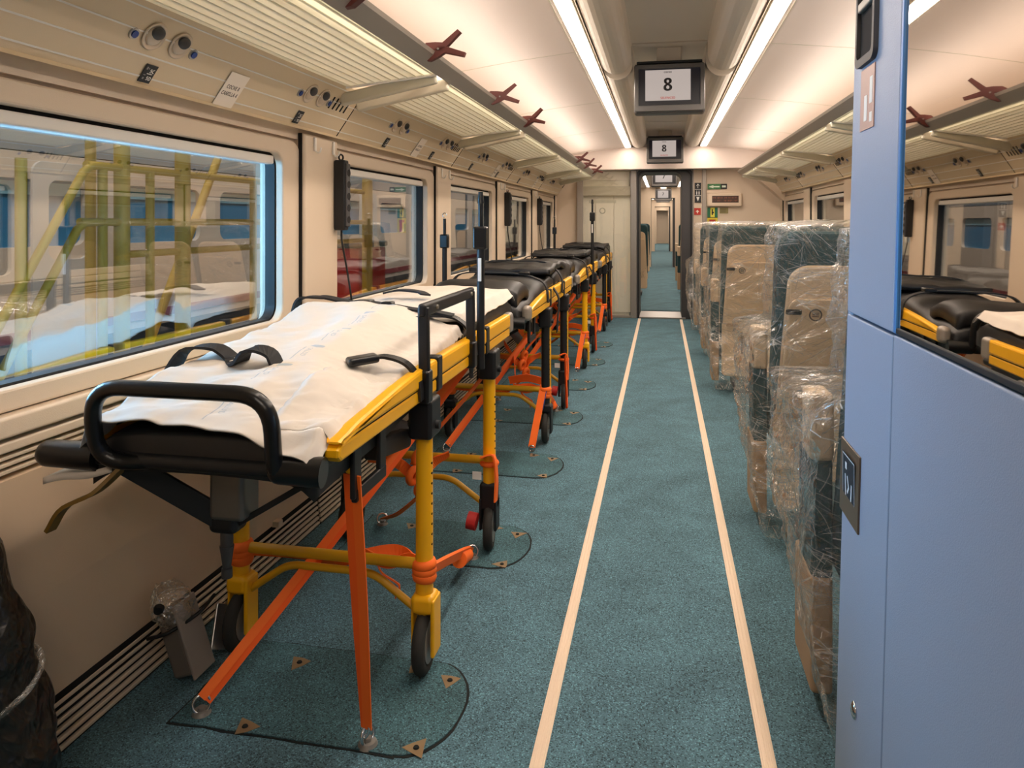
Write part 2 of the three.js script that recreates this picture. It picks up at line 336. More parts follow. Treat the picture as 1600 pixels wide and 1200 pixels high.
// sloping panel under the racks, rack rails and rack bays
const racks = {};
function rackSide(side) {
  const s = side === 'left' ? 1 : -1, X = (x) => s === 1 ? x : mir(x);
  const pts = [[-1.352, 1.606], [-1.362, 1.618], [-1.235, 1.795], [-1.235, 1.83], [-1.46, 1.83], [-1.46, 1.64]].map(([x, y]) => [X(x), y]);
  const panel = struct('trim_' + (s === 1 ? 1 : 2), prism(pts, ZBACK, ZEND), M.creamDeep);
  for (let k = 0; k < 4; k++) { const t = 0.1 + k * 0.27, x = lerp(-1.362, -1.235, t), y = lerp(1.618, 1.795, t); mk('panel_ridge', bx(-0.002, 0.002, -0.0025, 0.0025, ZBACK, ZEND).rotateZ(s * 0.95).translate(X(x), y, 0), M.white, panel); }
  for (let i = 0; i < NWIN; i++) {                      // small louvres near each bracket pair
    for (let k = 0; k < 5; k++) { const z = 2.72 + PITCH * i + k * 0.035; mk('louvre', cyl(V(X(-1.30), 1.704, z), V(X(-1.27), 1.746, z), 0.004), M.slot, panel); }
    mk('panel_seam', cyl(V(X(-1.361), 1.617, 2.93 + PITCH * i), V(X(-1.236), 1.794, 2.93 + PITCH * i), 0.002), M.slot, panel);
  }
  const zs = s === 1 ? ZBACK : 1.32;
  const rail = mk('rack_rail', prism([[-0.862, 1.823], [-0.818, 1.862], [-0.812, 1.875], [-0.826, 1.879], [-0.862, 1.848]].map(([x, y]) => [X(x), y]), zs, 9.35), M.railGrey);
  tag(rail, s === 1 ? 'grey metal edge rail running along the left luggage racks' : 'grey metal edge rail running along the right luggage racks', 'rail');
  for (let i = -1; i < NWIN; i++) {
    const z0 = Math.max(zs + 0.03, 1.19 + PITCH * i), z1 = 1.19 + PITCH * i + 1.587, last = 9.3;
    if (z0 > last || (s === -1 && i < 0)) continue;
    const bay = thing('luggage_rack', '', 'luggage rack', [0, 0, 0]);
    const far = Math.min(z1, last);
    mk('glass_shelf', prism([[-1.24, 1.792], [-0.862, 1.83], [-0.862, 1.838], [-1.24, 1.80]].map(([x, y]) => [X(x), y]), z0, far), M.shelf, bay);
    for (let k = 0; k < 11; k++) { const t = 0.05 + k * 0.09; mk('rib', bx(X(lerp(-1.24, -0.862, t) - 0.004), X(lerp(-1.24, -0.862, t) + 0.004), lerp(1.79, 1.827, t), lerp(1.795, 1.832, t), z0, far, 0.002), M.rib, bay); }
    for (const z of [z0 - 0.002, far]) mk('bracket', [bar(V(X(-1.27), 1.742, z), V(X(-0.868), 1.820, z), 0.03, 0.052, 0.01)], M.bracket, bay);
    for (const z of [z0 + 0.02, far - 0.02]) mk('end_strip', bar(V(X(-1.24), 1.79, z), V(X(-0.865), 1.826, z), 0.012, 0.012, 0.003), M.white, bay);
    racks[side + i] = bay;
    const ord = ['nearest', 'second', 'third', 'fourth', 'fifth', 'farthest'][i + 1];
    bay.userData.label = `${ord} ribbed glass luggage rack bay of the ${side} side`;
  }
  const cove = mk('cove_light', bx(X(-0.93), X(-0.885), 1.846, 1.858, ZLIT, 9.3), M.cove);
  tag(cove, `hidden light strip lying on top of the ${side} luggage racks`, 'light');
  areaLight(COVE, COVE_NITS, 0.045, 9.3 - ZLIT, [X(-0.907), 1.863, (ZLIT + 9.3) / 2], UPW);
}
rackSide('left'); rackSide('right');

// end wall with its doorway, bulkhead, glass screen
const endWall = struct('wall_end', crossPlate([[-0.40, 0], [-0.40, 2.42], [1.6, 2.42], [1.6, 0], [0.36, 0], [0.36, 1.83], [0.28, 1.92], [-0.22, 1.92], [-0.295, 1.83], [-0.295, 0]].map(([x, y]) => new THREE.Vector2(x, y)), [], ZEND, ZEND + 0.08), M.cream);
const bulk = struct('trim_3', prism([[-1.5, 1.925], [1.6, 1.925], [1.6, 2.2], [-1.5, 2.2]], ZEND - 0.25, ZEND + 0.08), M.ceil);
mk('bulkhead', bx(-1.5, 1.6, 2.2, 2.43, ZEND - 0.02, ZEND + 0.08), M.ceil, bulk);
struct('wall_end_left', bx(-1.5, -1.095, 0, 1.924, ZEND + 0.02, ZEND + 0.08), M.cream);
mk('corner_shield', prism([[1.0, 1.93], [1.5, 1.93], [1.5, 1.5]], ZEND - 0.2, ZEND), M.cream, endWall);
const doorFrame = structGroup('door_1');
mk('door_frame', crossPlate(rr(-0.33, 0.40, -0.05, 1.945, 0.10), [rr(-0.285, 0.25, -0.08, 1.895, 0.09)], ZEND - 0.03, ZEND + 0.6), M.darkGrey, doorFrame);
mk('door_seal', crossPlate(rr(-0.305, 0.375, -0.05, 1.92, 0.09), [rr(-0.292, 0.36, -0.08, 1.905, 0.085)], ZEND - 0.05, ZEND - 0.02), M.rubber, doorFrame);
mk('door_post', [bx(-0.40, -0.318, 0, 1.93, ZEND - 0.06, ZEND - 0.005, 0.008)], M.grey, doorFrame);
mk('door_post', [bx(0.385, 0.40, 0, 1.93, ZEND - 0.04, ZEND - 0.005, 0.004)], M.grey, doorFrame);
mk('door_post', [bx(0.505, 0.56, 0, 1.93, ZEND - 0.05, ZEND - 0.005, 0.008)], M.railGrey, doorFrame);
mk('threshold', bx(-0.29, 0.30, 0, 0.02, ZEND - 0.05, ZEND + 0.6, 0.004), M.grey, doorFrame);

const screen = thing('glass_screen', 'clear glass partition panel between grey posts left of the doorway', 'partition', [0, 0, 0]);
mk('glass_panel', bx(-1.02, -0.40, 0.03, 1.92, ZEND - 0.035, ZEND - 0.027), M.clearPane, screen);
mk('post', bx(-1.10, -1.02, 0, 1.93, ZEND - 0.06, ZEND, 0.01), M.railGrey, screen);
mk('frosted_band', bx(-1.02, -0.40, 1.60, 1.72, ZEND - 0.026, ZEND - 0.022), phys({ color: 0xd9d2bb, roughness: 0.7, transmission: 0.5, thickness: 0 }), screen);
mk('bottom_rail', bx(-1.02, -0.40, 0, 0.035, ZEND - 0.05, ZEND - 0.01, 0.004), M.railGrey, screen);
const cab = thing('cream_cupboard', 'tall pale cream cupboard seen through the glass screen', 'cupboard', [0, 0, 0]);
mk('carcass', bx(-1.09, -0.42, 0, 1.92, ZEND + 0.06, ZEND + 0.4), std({ color: 0xdbd5bf, roughness: 0.5 }), cab);
for (const x of [-1.1, -0.86, -0.62]) mk('door', bx(x, x + 0.235, 0.06, 1.62, ZEND + 0.045, ZEND + 0.06, 0.004), std({ color: 0xe2dcc8, roughness: 0.5 }), cab);
mk('top_band', bx(-1.12, -0.42, 1.66, 1.8, ZEND + 0.045, ZEND + 0.06, 0.004), std({ color: 0xd8d2ba, roughness: 0.5 }), cab);
mk('emblem', new THREE.TorusGeometry(0.035, 0.006, 6, 20).translate(-0.77, 1.40, -(ZEND + 0.043)), std({ color: 0xb9b5a0, roughness: 0.6 }), cab);
mk('lettering', bx(-0.95, -0.59, 1.50, 1.54, ZEND + 0.043, ZEND + 0.046), std({ color: 0xc6c2ac, roughness: 0.6 }), cab);

// ---------------------------------------------------------------- vestibule behind the camera, closing the room
{
  const o = thing('added_fill_lamp', 'square fill lamp added behind the camera to brighten the near end', 'lamp', [0, 2.19, -0.6]);  // added fill lamp: brightens the straps, legs and lower wall near the camera
  mk('diffuser', bx(-0.3, 0.3, 0, 0.015, -0.3, 0.3, 0.005), M.cove, o); mk('rim', bx(-0.32, 0.32, 0.012, 0.022, -0.32, 0.32), M.grey, o);
  areaLight(new THREE.Color().setRGB(1, 0.9, 0.78), VESTIBULE_FILL_NITS, 0.6, 0.6, [0, 2.185, -0.6], [-Math.PI / 2 + 0.5, 0, 0]);
}
struct('wall_back', bx(-1.6, 1.7, 0, 2.5, ZBACK - 0.1, ZBACK), M.cream);
// ---------------------------------------------------------------- floor details
for (const [x, where] of [[-0.337 / 1.2, 'left'], [0.29 / 1.2, 'right']]) {
  const o = thing('floor_strip', `pale ridged metal strip let into the carpet along the ${where} of the aisle`, 'floor strip', [x, 0, 0]);
  mk('strip_base', bx(-0.017, 0.017, 0, 0.004, ZBACK, 9.65, 0.0015), M.stripMetal, o);
  for (const k of [-1, 0, 1]) mk('ridge', bx(k * 0.010 - 0.003, k * 0.010 + 0.003, 0.002, 0.0062, ZBACK, 9.65, 0.0015), M.stripMetal, o);
}
const hatchNames = ['nearest', 'second', 'third', 'fourth', 'fifth', 'sixth', 'seventh'];
for (let i = 0; i < 7; i++) {
  const zc = 1.817 + 0.955 * i, o = thing('floor_hatch', `${hatchNames[i]} teal carpet hatch with rounded end and brass cut-outs under the stretchers`, 'floor hatch', [-0.85, 0, zc]);
  const outline = (r, wob) => {
    const p = []; const hx = 0.352 + r, hz = 0.185 + r;
    for (let k = 0; k <= 10; k++) p.push([-hx, -hz + 2 * hz * k / 10]);
    for (let k = 0; k <= 12; k++) p.push([-hx + (2 * hx - 0.12) * k / 12, hz]);
    for (let k = 0; k <= 16; k++) { const t = Math.PI / 2 - Math.PI * k / 16; p.push([hx - 0.12 + 0.12 * Math.cos(t), hz * Math.sin(t)]); }
    for (let k = 0; k <= 12; k++) p.push([hx - 0.12 - (2 * hx - 0.12) * k / 12, -hz]);
    return p.map(([x, z], n) => new THREE.Vector2(x + wob * N(n * 0.9, i), z + wob * N(n * 0.9, i + 9)));
  };
  const flat = (pts, y0, y1) => new THREE.ExtrudeGeometry(new THREE.Shape(pts), { depth: y1 - y0, bevelEnabled: false }).rotateX(-Math.PI / 2).translate(0, y0, 0);
  mk('frayed_edge', flat(outline(0.006, 0.006), 0, 0.0015), M.fray, o);
  mk('hatch_cover', flat(outline(0, 0.003), 0.001, 0.004), M.hatch, o);
  for (const [x, z, a] of [[-0.154, 0.103, 0.4], [0.286, 0.109, 2.6], [0.28, -0.154, 1.2], [-0.158, -0.168, 0.2], [0.18, 0.15, 2.2]]) {
    const s = new THREE.Shape([0, 1, 2, 3, 4, 5].map((k) => { const t = a + k * Math.PI / 3, r = (k % 2 ? 0.019 : 0.034) * (0.9 + 0.3 * hash(k + i * 7, Math.round(x * 100))); return new THREE.Vector2(x + r * Math.cos(t), z + r * Math.sin(t)); }));
    const c = mk('cut_out', new THREE.ExtrudeGeometry(s, { depth: 0.001, bevelEnabled: false }).rotateX(-Math.PI / 2).translate(0, 0.004, 0), M.brass, o);
    mk('screw', cyl(V(x, 0.0045, z), V(x, 0.008, z), 0.008, 0.006), M.fray, c);
  }
}

// ---------------------------------------------------------------- pale blue-grey cabinet at the right with the mirror pane
{
  const lean = (y) => 0.29 + 0.026 * (y - 1.109);
  const tilt = (g) => { const p = g.attributes.position; for (let i = 0; i < p.count; i++) p.setX(i, p.getX(i) + 0.026 * (p.getY(i) - 1.109)); g.computeVertexNormals(); return g; };
  const T = (g) => tilt(g.index ? g.toNonIndexed() : g);
  const o = thing('cabinet', 'tall pale blue-grey cabinet wall at the right with a mirror pane above', 'cabinet', [0, 0, 0]);
  const YT = 2.05;
  mk('carcass', T(bx(0.304, 1.44, 0, YT, -0.5, 1.24)), M.panelBlue, o);
  mk('edge_trim', T(bx(0.2915, 0.34, 0, YT, 1.238, 1.267, 0.010)), M.panelBlue, o);
  mk('panel', T(bx(0.29, 0.306, 0.0, 1.104, 1.021, 1.257, 0.0025)), M.panelBlue, o);
  mk('panel', T(bx(0.29, 0.306, 1.108, YT, 1.021, 1.257, 0.0025)), M.panelBlue, o);
  mk('panel', T(bx(0.29, 0.306, 0.0, 1.106, -0.5, 1.018, 0.0025)), M.panelBlue, o);
  mk('mirror_pane', T(bx(0.293, 0.303, 1.116, YT, -0.5, 1.012)), M.mirror, o);
  mk('mirror_trim', T(bx(0.2905, 0.304, 1.108, 1.116, -0.5, 1.012, 0.002)), M.rubber, o);
  mk('mirror_trim', T(bx(0.290, 0.304, 1.108, YT, 1.011, 1.021, 0.002)), M.mirrorTrim, o);
  // control recess high on the end panel
  const rec = mk('control_recess', T(sidePlate(rr(1.123, 1.225, 1.484, 1.713, 0.016), [rr(1.133, 1.216, 1.497, 1.704, 0.010)], 0.283, 0.292)), M.darkGrey, o);
  mk('recess_back', T(bx(0.2888, 0.292, 1.49, 1.706, 1.13, 1.22)), M.slot, rec);
  mk('control_panel', T(bx(0.284, 0.29, 1.603, 1.697, 1.142, 1.207, 0.002)), M.monitor, rec);
  mk('handle_bar', T(bx(0.282, 0.29, 1.568, 1.583, 1.138, 1.211, 0.003)), M.grey, rec);
  const st = mk('notice_sticker', T(bx(0.2886, 0.2902, 1.387, 1.479, 1.133, 1.206)), std({ color: 0xb98f80, roughness: 0.4 }), o);
  for (const [ya, yb, za, zb] of [[1.40, 1.438, 1.168, 1.184], [1.423, 1.462, 1.141, 1.156], [1.396, 1.41, 1.141, 1.154]]) mk('sticker_print', T(bx(0.2882, 0.2887, ya, yb, za, zb)), M.white, st);
  // litter pictogram plate: bronze frame, dark field
  const pl = mk('pictogram_plate', T(bx(0.2872, 0.2905, 0.794, 0.907, 1.151, 1.262, 0.001)), std({ color: 0x6d5a48, roughness: 0.35, metalness: 0.5 }), o);
  const pm = canvasMat(256, 256, (x) => {
    x.fillStyle = '#16222c'; x.fillRect(0, 0, 256, 256); x.strokeStyle = '#cfd6da'; x.lineWidth = 6; x.strokeRect(8, 8, 240, 240);
    x.fillStyle = '#e4ebee'; x.fillRect(60, 40, 34, 34); x.lineWidth = 16; x.strokeStyle = '#e4ebee';
    x.beginPath(); x.moveTo(60, 100); x.lineTo(72, 214); x.lineTo(176, 214); x.lineTo(190, 120); x.stroke();
    x.beginPath(); x.moveTo(104, 100); x.lineTo(132, 150); x.lineTo(104, 180); x.stroke();
  });
  const pg = printed(0.074, 0.082); pg.rotateY(-Math.PI / 2).translate(lean(0.85) - 0.0034, 0.85, -1.207);
  mk('pictogram', pg, pm, pl, true);
  mk('latch', new THREE.SphereGeometry(0.011, 16, 12).scale(0.45, 1.15, 1).translate(lean(0.54) - 0.001, 0.54, -1.148), M.chrome, o);
}

// ---------------------------------------------------------------- the next carriages beyond the door
for (let k = 0; k < 3; k++) {
  const z0 = ZEND + 0.68 + k * 11.2, z1 = z0 + 10.4;
  struct('floor', bx(-1.6, 1.7, -0.12, 0, z0 - 0.0, z1 + 0.8), M.carpet);
  struct('wall_left', bx(-1.5, -1.42, 0, 2.4, z0, z1), M.cream);
  struct('wall_right', bx(1.5, 1.58, 0, 2.4, z0, z1), M.cream);
  const c = struct('ceiling', [bx(-1.5, -0.40, 2.2, 2.26, z0, z1), bx(0.50, 1.58, 2.2, 2.26, z0, z1), bx(-1.5, 1.58, 2.4, 2.46, z0, z1), bx(-0.33, -0.18, 2.2, 2.40, z0, z1), bx(0.27, 0.42, 2.2, 2.40, z0, z1)], M.ceil);
  const w = (x0, x1, y0, y1, z) => bx(x0, x1, y0, y1, z, z + 0.08);
  struct('wall_end', [w(-1.5, -0.295, 0, 2.4, z1), w(0.36, 1.58, 0, 2.4, z1), w(-0.295, 0.36, 1.92, 2.4, z1)], M.cream);
  struct('wall_front', [w(-1.5, -0.40, 0, 2.4, z0 - 0.06), w(0.45, 1.58, 0, 2.4, z0 - 0.06), w(-0.4, 0.45, 1.95, 2.4, z0 - 0.06)], M.cream);
  if (k < 2) struct('door', [bx(-0.33, -0.295, 0, 1.95, z1 + 0.08, z1 + 0.74), bx(0.30, 0.36, 0, 1.95, z1 + 0.08, z1 + 0.74), bx(-0.33, 0.36, 1.91, 1.95, z1 + 0.08, z1 + 0.74)], M.darkGrey);
  else struct('wall_end', bx(-1.5, 1.58, 0, 2.4, z1 + 0.7, z1 + 0.78), M.cream);
  for (const s of [-1, 1]) {
    const l = thing('ceiling_light', `${['first', 'second', 'third', 'fourth'][k]} far light strip beyond the doorway on the ${s < 0 ? 'left' : 'right'}`, 'light', [C(s * 0.41), 2.215, z0]);
    mk('diffuser', bx(-0.035, 0.035, 0, 0.014, 0.1, 10.2), M.led, l);
  }
  areaLight(WARM, STRIP_NITS * 0.85, 0.14, 10, [CX, 2.19, z0 + 5.2], DOWN);
}

// ---------------------------------------------------------------- monitors
function screenMat(n, foot) {
  return canvasMat(512, 320, (x) => {
    x.fillStyle = '#0d0b16'; x.fillRect(0, 0, 512, 320);
    x.fillStyle = '#e3d3ca'; x.fillRect(56, 14, 376, 262);
    x.fillStyle = '#151010'; x.textAlign = 'center'; x.textBaseline = 'middle'; x.font = 'bold 150px sans-serif'; x.fillText(n, 244, 140);
    x.font = 'bold 20px sans-serif'; x.fillText('COCHE', 244, 34);
    x.fillStyle = '#d8564e'; x.font = 'bold 27px sans-serif'; x.fillText(foot, 244, 252);
  }, { emit: 0.34 });
}
const scr8 = screenMat('8', 'SILENCIO'), scr7 = screenMat('7', '');
const monA = [];
function monitor(cx, yb, z, label, mat, k = 1) {
  const o = thing('monitor', label, 'monitor', [cx, yb, z]);
  mk('housing', bx(-0.222 * k, 0.222 * k, 0, 0.322 * k, 0, 0.11, 0.018), M.monitor, o);
  mk('bezel', crossPlate(rr(-0.218 * k, 0.218 * k, 0.012, 0.312 * k, 0.015), [rr(-0.192 * k, 0.192 * k, 0.05 * k, 0.285 * k, 0.006)], -0.014, 0.002, 0.003), M.monitor, o);
  mk('screen', printed(0.386 * k, 0.24 * k).translate(0, 0.168 * k, 0.0006), mat, o, true);
  mk('visor', [bx(-0.205 * k, 0.205 * k, 0.318 * k, 0.335 * k, -0.01, 0.10, 0.006)], M.rubber, o);
  mk('mount', bx(-0.08, 0.08, 0.3 * k, 2.39 - yb, 0.04, 0.09, 0.01), M.duct, o);
  return o;
}
monitor(0.047, 1.945, 4.8, 'large grey ceiling monitor showing the number 8, nearest the camera', scr8);
monitor(0.038, 1.97, 9.2, 'smaller looking far monitor showing 8 above the doorway', scr8);
monitor(0.04, 1.82, 12.2, 'small monitor showing 7, first beyond the doorway', scr7, 0.95);
monitor(0.04, 1.80, 19.4, 'small white screen, second monitor beyond the doorway', scr7, 0.95);
monitor(0.04, 1.88, 24, 'tiny monitor deep in the far carriages', scr7, 0.95);

// ---------------------------------------------------------------- signs
function plate(name, label, X0, X1, Y0, Y1, Z, draw, cat = 'sign', o = {}) {
  const t = thing(name, label, cat, [(X0 + X1) / 2, Y0, Z]), w = X1 - X0, h = Y1 - Y0;
  mk('backing', bx(-w / 2, w / 2, 0, h, 0, 0.008, 0.002), M.darkGrey, t);
  const px = 512, m = canvasMat(px, Math.round(px * h / w), draw, o);
  mk('print', printed(w, h).translate(0, h / 2, 0.0012), m, t, true);
  return t;
}
const ZF = ZEND - 0.01;
plate('information_sign', 'dark tall sign with white arrow and toilet symbols right of the doorway', 0.415, 0.495, 1.50, 1.755, ZF, (x, w, h) => {
  x.fillStyle = '#14161a'; x.fillRect(0, 0, w, h); x.fillStyle = '#e8e6e0'; x.strokeStyle = '#e8e6e0'; x.lineWidth = w * 0.07;
  const c = w / 2; x.beginPath(); x.moveTo(c, h * 0.27); x.lineTo(c, h * 0.08); x.moveTo(c - w * 0.22, h * 0.16); x.lineTo(c, h * 0.06); x.lineTo(c + w * 0.22, h * 0.16); x.stroke();
  x.beginPath(); x.arc(c - w * 0.18, h * 0.42, w * 0.08, 0, 7); x.arc(c + w * 0.18, h * 0.42, w * 0.08, 0, 7); x.fill(); x.fillRect(c - w * 0.26, h * 0.46, w * 0.16, h * 0.14); x.fillRect(c + w * 0.10, h * 0.46, w * 0.16, h * 0.14);
  x.strokeRect(w * 0.05, h * 0.33, w * 0.9, 2); x.strokeRect(w * 0.05, h * 0.65, w * 0.9, 2);
  x.beginPath(); x.moveTo(c, h * 0.94); x.lineTo(c - w * 0.25, h * 0.72); x.lineTo(c + w * 0.25, h * 0.72); x.fill();
});
plate('alarm_sign', 'small red square sign with white symbol under the toilet sign', 0.408, 0.49, 1.342, 1.43, ZF, (x, w, h) => { x.fillStyle = '#b7301f'; x.fillRect(0, 0, w, h); x.fillStyle = '#f0e5d8'; x.beginPath(); x.moveTo(w * 0.5, h * 0.25); x.lineTo(w * 0.78, h * 0.55); x.lineTo(w * 0.22, h * 0.55); x.fill(); x.fillRect(w * 0.42, h * 0.5, w * 0.16, h * 0.26); });
plate('exit_sign', 'green exit direction sign with dark end above the text display', 0.575, 0.815, 1.672, 1.738, ZF, (x, w, h) => { x.fillStyle = '#3f7d4c'; x.fillRect(0, 0, w, h); x.fillStyle = '#1b1d1c'; x.fillRect(w * 0.68, 0, w * 0.32, h); x.fillStyle = '#dfe8d8'; x.beginPath(); x.moveTo(w * 0.06, h * 0.55); x.lineTo(w * 0.3, h * 0.22); x.lineTo(w * 0.3, h * 0.42); x.lineTo(w * 0.62, h * 0.42); x.lineTo(w * 0.62, h * 0.66); x.lineTo(w * 0.3, h * 0.66); x.lineTo(w * 0.3, h * 0.86); x.fill(); x.fillRect(w * 0.74, h * 0.3, w * 0.2, h * 0.4); });
{
  const t = thing('text_display', 'cream display box with a brown dot-matrix screen on the end wall', 'display', [0.78, 1.485, ZEND - 0.06]);
  mk('housing', bx(-0.215, 0.215, -0.04, 0.135, 0.0, 0.06, 0.02), M.cream, t);
  mk('screen', printed(0.325, 0.088).translate(0.01, 0.055, 0.001), canvasMat(512, 140, (x, w, h) => { x.fillStyle = '#3d2418'; x.fillRect(0, 0, w, h); for (let r = 0; r < 2; r++) for (let i = 0; i < 60; i++) if (hash(i, r + 3) > 0.35 && i % 9 !== 8) { x.fillStyle = '#94553a'; x.fillRect(14 + i * 8, 24 + r * 58, 5, 26 + 10 * hash(i, r)); } }, { emit: 0.5 }), t, true);
}
plate('safety_notice', 'tall safety notice with yellow, green and red fields right of the door post', 0.572, 0.70, 1.10, 1.435, ZF, (x, w, h) => {
  x.fillStyle = '#12201c'; x.fillRect(0, 0, w, h); x.fillStyle = '#1f6f4e'; x.fillRect(0, 0, w * 0.28, h * 0.36); x.fillRect(w * 0.74, 0, w * 0.26, h * 0.36); x.fillStyle = '#d9cf4a'; x.fillRect(w * 0.3, 0, w * 0.42, h * 0.36); x.fillStyle = '#1a1a18'; x.fillRect(w * 0.42, h * 0.06, w * 0.12, h * 0.22); x.fillRect(w * 0.5, h * 0.16, w * 0.14, h * 0.06);
  x.fillStyle = '#d8c63c'; x.fillRect(0, h * 0.39, w, h * 0.61); x.fillStyle = '#b9301d'; x.fillRect(w * 0.18, h * 0.46, w * 0.62, h * 0.1); x.fillRect(w * 0.42, h * 0.46, w * 0.34, h * 0.5); x.fillStyle = '#79a23f'; x.fillRect(w * 0.06, h * 0.62, w * 0.2, h * 0.3);
});
plate('small_notice', 'small olive notice beside the tall safety notice', 0.725, 0.83, 1.36, 1.435, ZF, (x, w, h) => { x.fillStyle = '#8f8356'; x.fillRect(0, 0, w, h); x.fillStyle = '#5b5235'; for (let i = 0; i < 5; i++) x.fillRect(w * 0.08, h * (0.14 + i * 0.16), w * (0.6 + 0.2 * hash(i, 4)), h * 0.06); });

// ---------------------------------------------------------------- depot outside the windows
{
  struct('floor_depot', bx(-14, -1.75, -1.35, -1.2, -3, 26), M.depotConcrete);
  struct('wall_depot', bx(-14, -13.8, -1.2, 7, -3, 26), M.depotConcrete);
  struct('ceiling_depot', bx(-14, -1.75, 7, 7.1, -3, 26), M.depotDark);
  struct('wall_depot', bx(-14, -1.75, -1.2, 7, -3.1, -3), M.depotDark);
  struct('wall_depot', bx(-14, -1.75, -1.2, 7, 26, 26.1), M.depotDark);
  struct('wall_depot', bx(-1.75, -1.6, 2.5, 7, -3, 26), M.depotDark);
  struct('wall_depot', bx(3.6, 3.7, -1.2, 4, -3, 26), M.depotConcrete);
  areaLight(new THREE.Color().setRGB(1, 0.95, 0.9), DEPOT_NITS, 1.2, 22, [-3.1, 6.4, 9], [-Math.PI / 2, 0.25, 0]);
  const lamp = thing('depot_lamp', 'long hanging depot lamp above the neighbouring train outside', 'lamp', [-3.1, 6.45, -2]);
  mk('housing', bx(-0.65, 0.65, 0.02, 0.14, 0, 22, 0.02), M.depotDark, lamp); mk('tube', bx(-0.6, 0.6, 0, 0.02, 0, 22), std({ color: 0x000000, emissive: 0xf4f2ff, emissiveIntensity: 1.5 }), lamp);
  areaLight(new THREE.Color().setRGB(1, 0.9, 0.78), 4, 0.8, 12, [2.9, 3.2, 7], [-Math.PI / 2, 0, 0]);
  const fl = thing('added_floodlight', 'unseen cool lamp added outside the first window for the blue light on the cabinet', 'lamp', [-2.45, 0, 1.65]);  // unseen lamp, added and placed to throw blue light across the cabinet
  mk('pole', cyl(V(-0.04, -1.2, 0), V(-0.04, 1.1, 0), 0.03), M.depotDark, fl); mk('head', bx(-0.08, 0, 0.82, 1.68, -0.28, 0.28, 0.03), M.depotDark, fl);
  mk('lamp_face', bx(0, 0.01, 0.85, 1.65, -0.25, 0.25), M.addedLampFace, fl);
  areaLight(COOL, ADDED_FLOOD_NITS, 0.5, 0.8, [-2.435, 1.25, 1.65], [0, -Math.PI / 2, 0]);
  // neighbouring train
  const t = thing('train', 'neighbouring pale train with blue windows standing outside in the depot', 'train', [-4.7, 0, 0]);
  const holes = [], cols = [];
  for (let i = 0; i < 12; i++) holes.push([1.0 + i * 1.55, 2.2 + i * 1.55]);
  mk('body', sidePlate([[-3, -0.75], [26, -0.75], [26, 1.78], [-3, 1.78]].map(([a, b]) => new THREE.Vector2(a, b)), holes.map(([a, b]) => rr(a, b, 1.06, 1.58, 0.1)), -0.08, 0), M.depotBody, t);
  mk('roof', prism([[0, 1.79], [-0.35, 2.7], [-2.4, 2.8], [-2.4, 1.79]], -2.9, 25.9), std({ color: 0x4a555f, roughness: 0.5 }), t);
  mk('stripe', bx(-0.02, 0.006, 0.35, 0.43, -2.9, 25.9), std({ color: 0x9f4f50, roughness: 0.5 }), t);
  mk('skirt', bx(-0.1, 0.012, -1.0, 0.28, -2.9, 25.9), M.depotDark, t);
  mk('inner_wall', bx(-2.4, -2.3, -0.7, 2.6, -2.9, 25.9), M.depotDark, t);
  for (const [a, b] of holes) { const p = mk('window_pane', bx(-0.06, -0.05, 1.04, 1.60, a - 0.02, b + 0.02), M.depotBlue, t); mk('blind', bx(-0.048, -0.04, 1.46, 1.56, a + 0.02, b - 0.02), std({ color: 0x9fd6ee, roughness: 0.5 }), p); }
  for (const z of [0.75, 5.3, 11.5]) { const d = mk('door', sidePlate(rr(z - 0.55, z + 0.15, -0.6, 1.72, 0.1), [rr(z - 0.4, z, 0.95, 1.58, 0.08)], 0.0, 0.02), std({ color: 0xc9c3be, roughness: 0.4 }), t); }
  // yellow access stairs and platform railing
  const y = thing('access_stair', 'yellow steel access stair and platform railing beside the train outside', 'stair', [-2.75, 0, 0]);
  const P = (x, yy, z, w = 0.05) => cyl(V(x, yy, z), V(x, yy + w, z), 0.02);
  const pole = (z, y0, y1, r, x = 0) => mk('post', cyl(V(x, y0, z), V(x, y1, z), r, r, 10), M.depotYellow, y);
  for (const z of [2.2, 2.73, 3.21, 3.56, 4.6, 5.3]) pole(z, -1.2, 1.53, 0.024);
  pole(3.345, -1.2, 3.2, 0.04); pole(3.84, -1.2, 3.2, 0.045); pole(3.7, -1.2, 3.0, 0.03, -0.5); pole(5.0, -1.2, 3.2, 0.05); pole(6.6, -1.2, 3.2, 0.05);
  for (const [yy, z0] of [[1.53, 3.1], [1.25, 3.06], [1.08, 3.35]]) mk('rail', cyl(V(0, yy, z0), V(0, yy, 6.5), 0.02, 0.02, 10), M.depotYellow, y);
  for (const [yt, zt] of [[1.53, 3.1], [1.25, 3.06]]) mk('stair_rail', pipe([V(0.01, yt, zt + 0.25), V(0.01, yt, zt), V(0.01, yt - 2.2, zt - 1.5)], 0.02, 0.05), M.depotYellow, y);
  mk('stair_rail', cyl(V(-0.6, 1.9, 5.2), V(-0.6, 0.4, 4.3), 0.03), M.depotYellow, y);
  mk('platform', bx(-0.8, 0.1, 0.18, 0.26, 3.05, 8), M.depotYellow, y);
  mk('platform_leg', bx(-0.05, 0.05, -1.2, 0.2, 3.1, 3.2), M.depotYellow, y);
  const bin = thing('reflection_box', 'red box added outside the second window in place of a red reflection in its glass', 'box', [-3.25, 0.26, 7.1]);  // added box: a red reflection in the window glass, built as an object
  mk('body', bx(-0.2, 0.2, 0, 0.72, 0, 0.75, 0.02), M.red, bin); mk('lid', bx(-0.22, 0.22, 0.72, 0.78, -0.02, 0.77, 0.02), M.depotDark, bin);
}

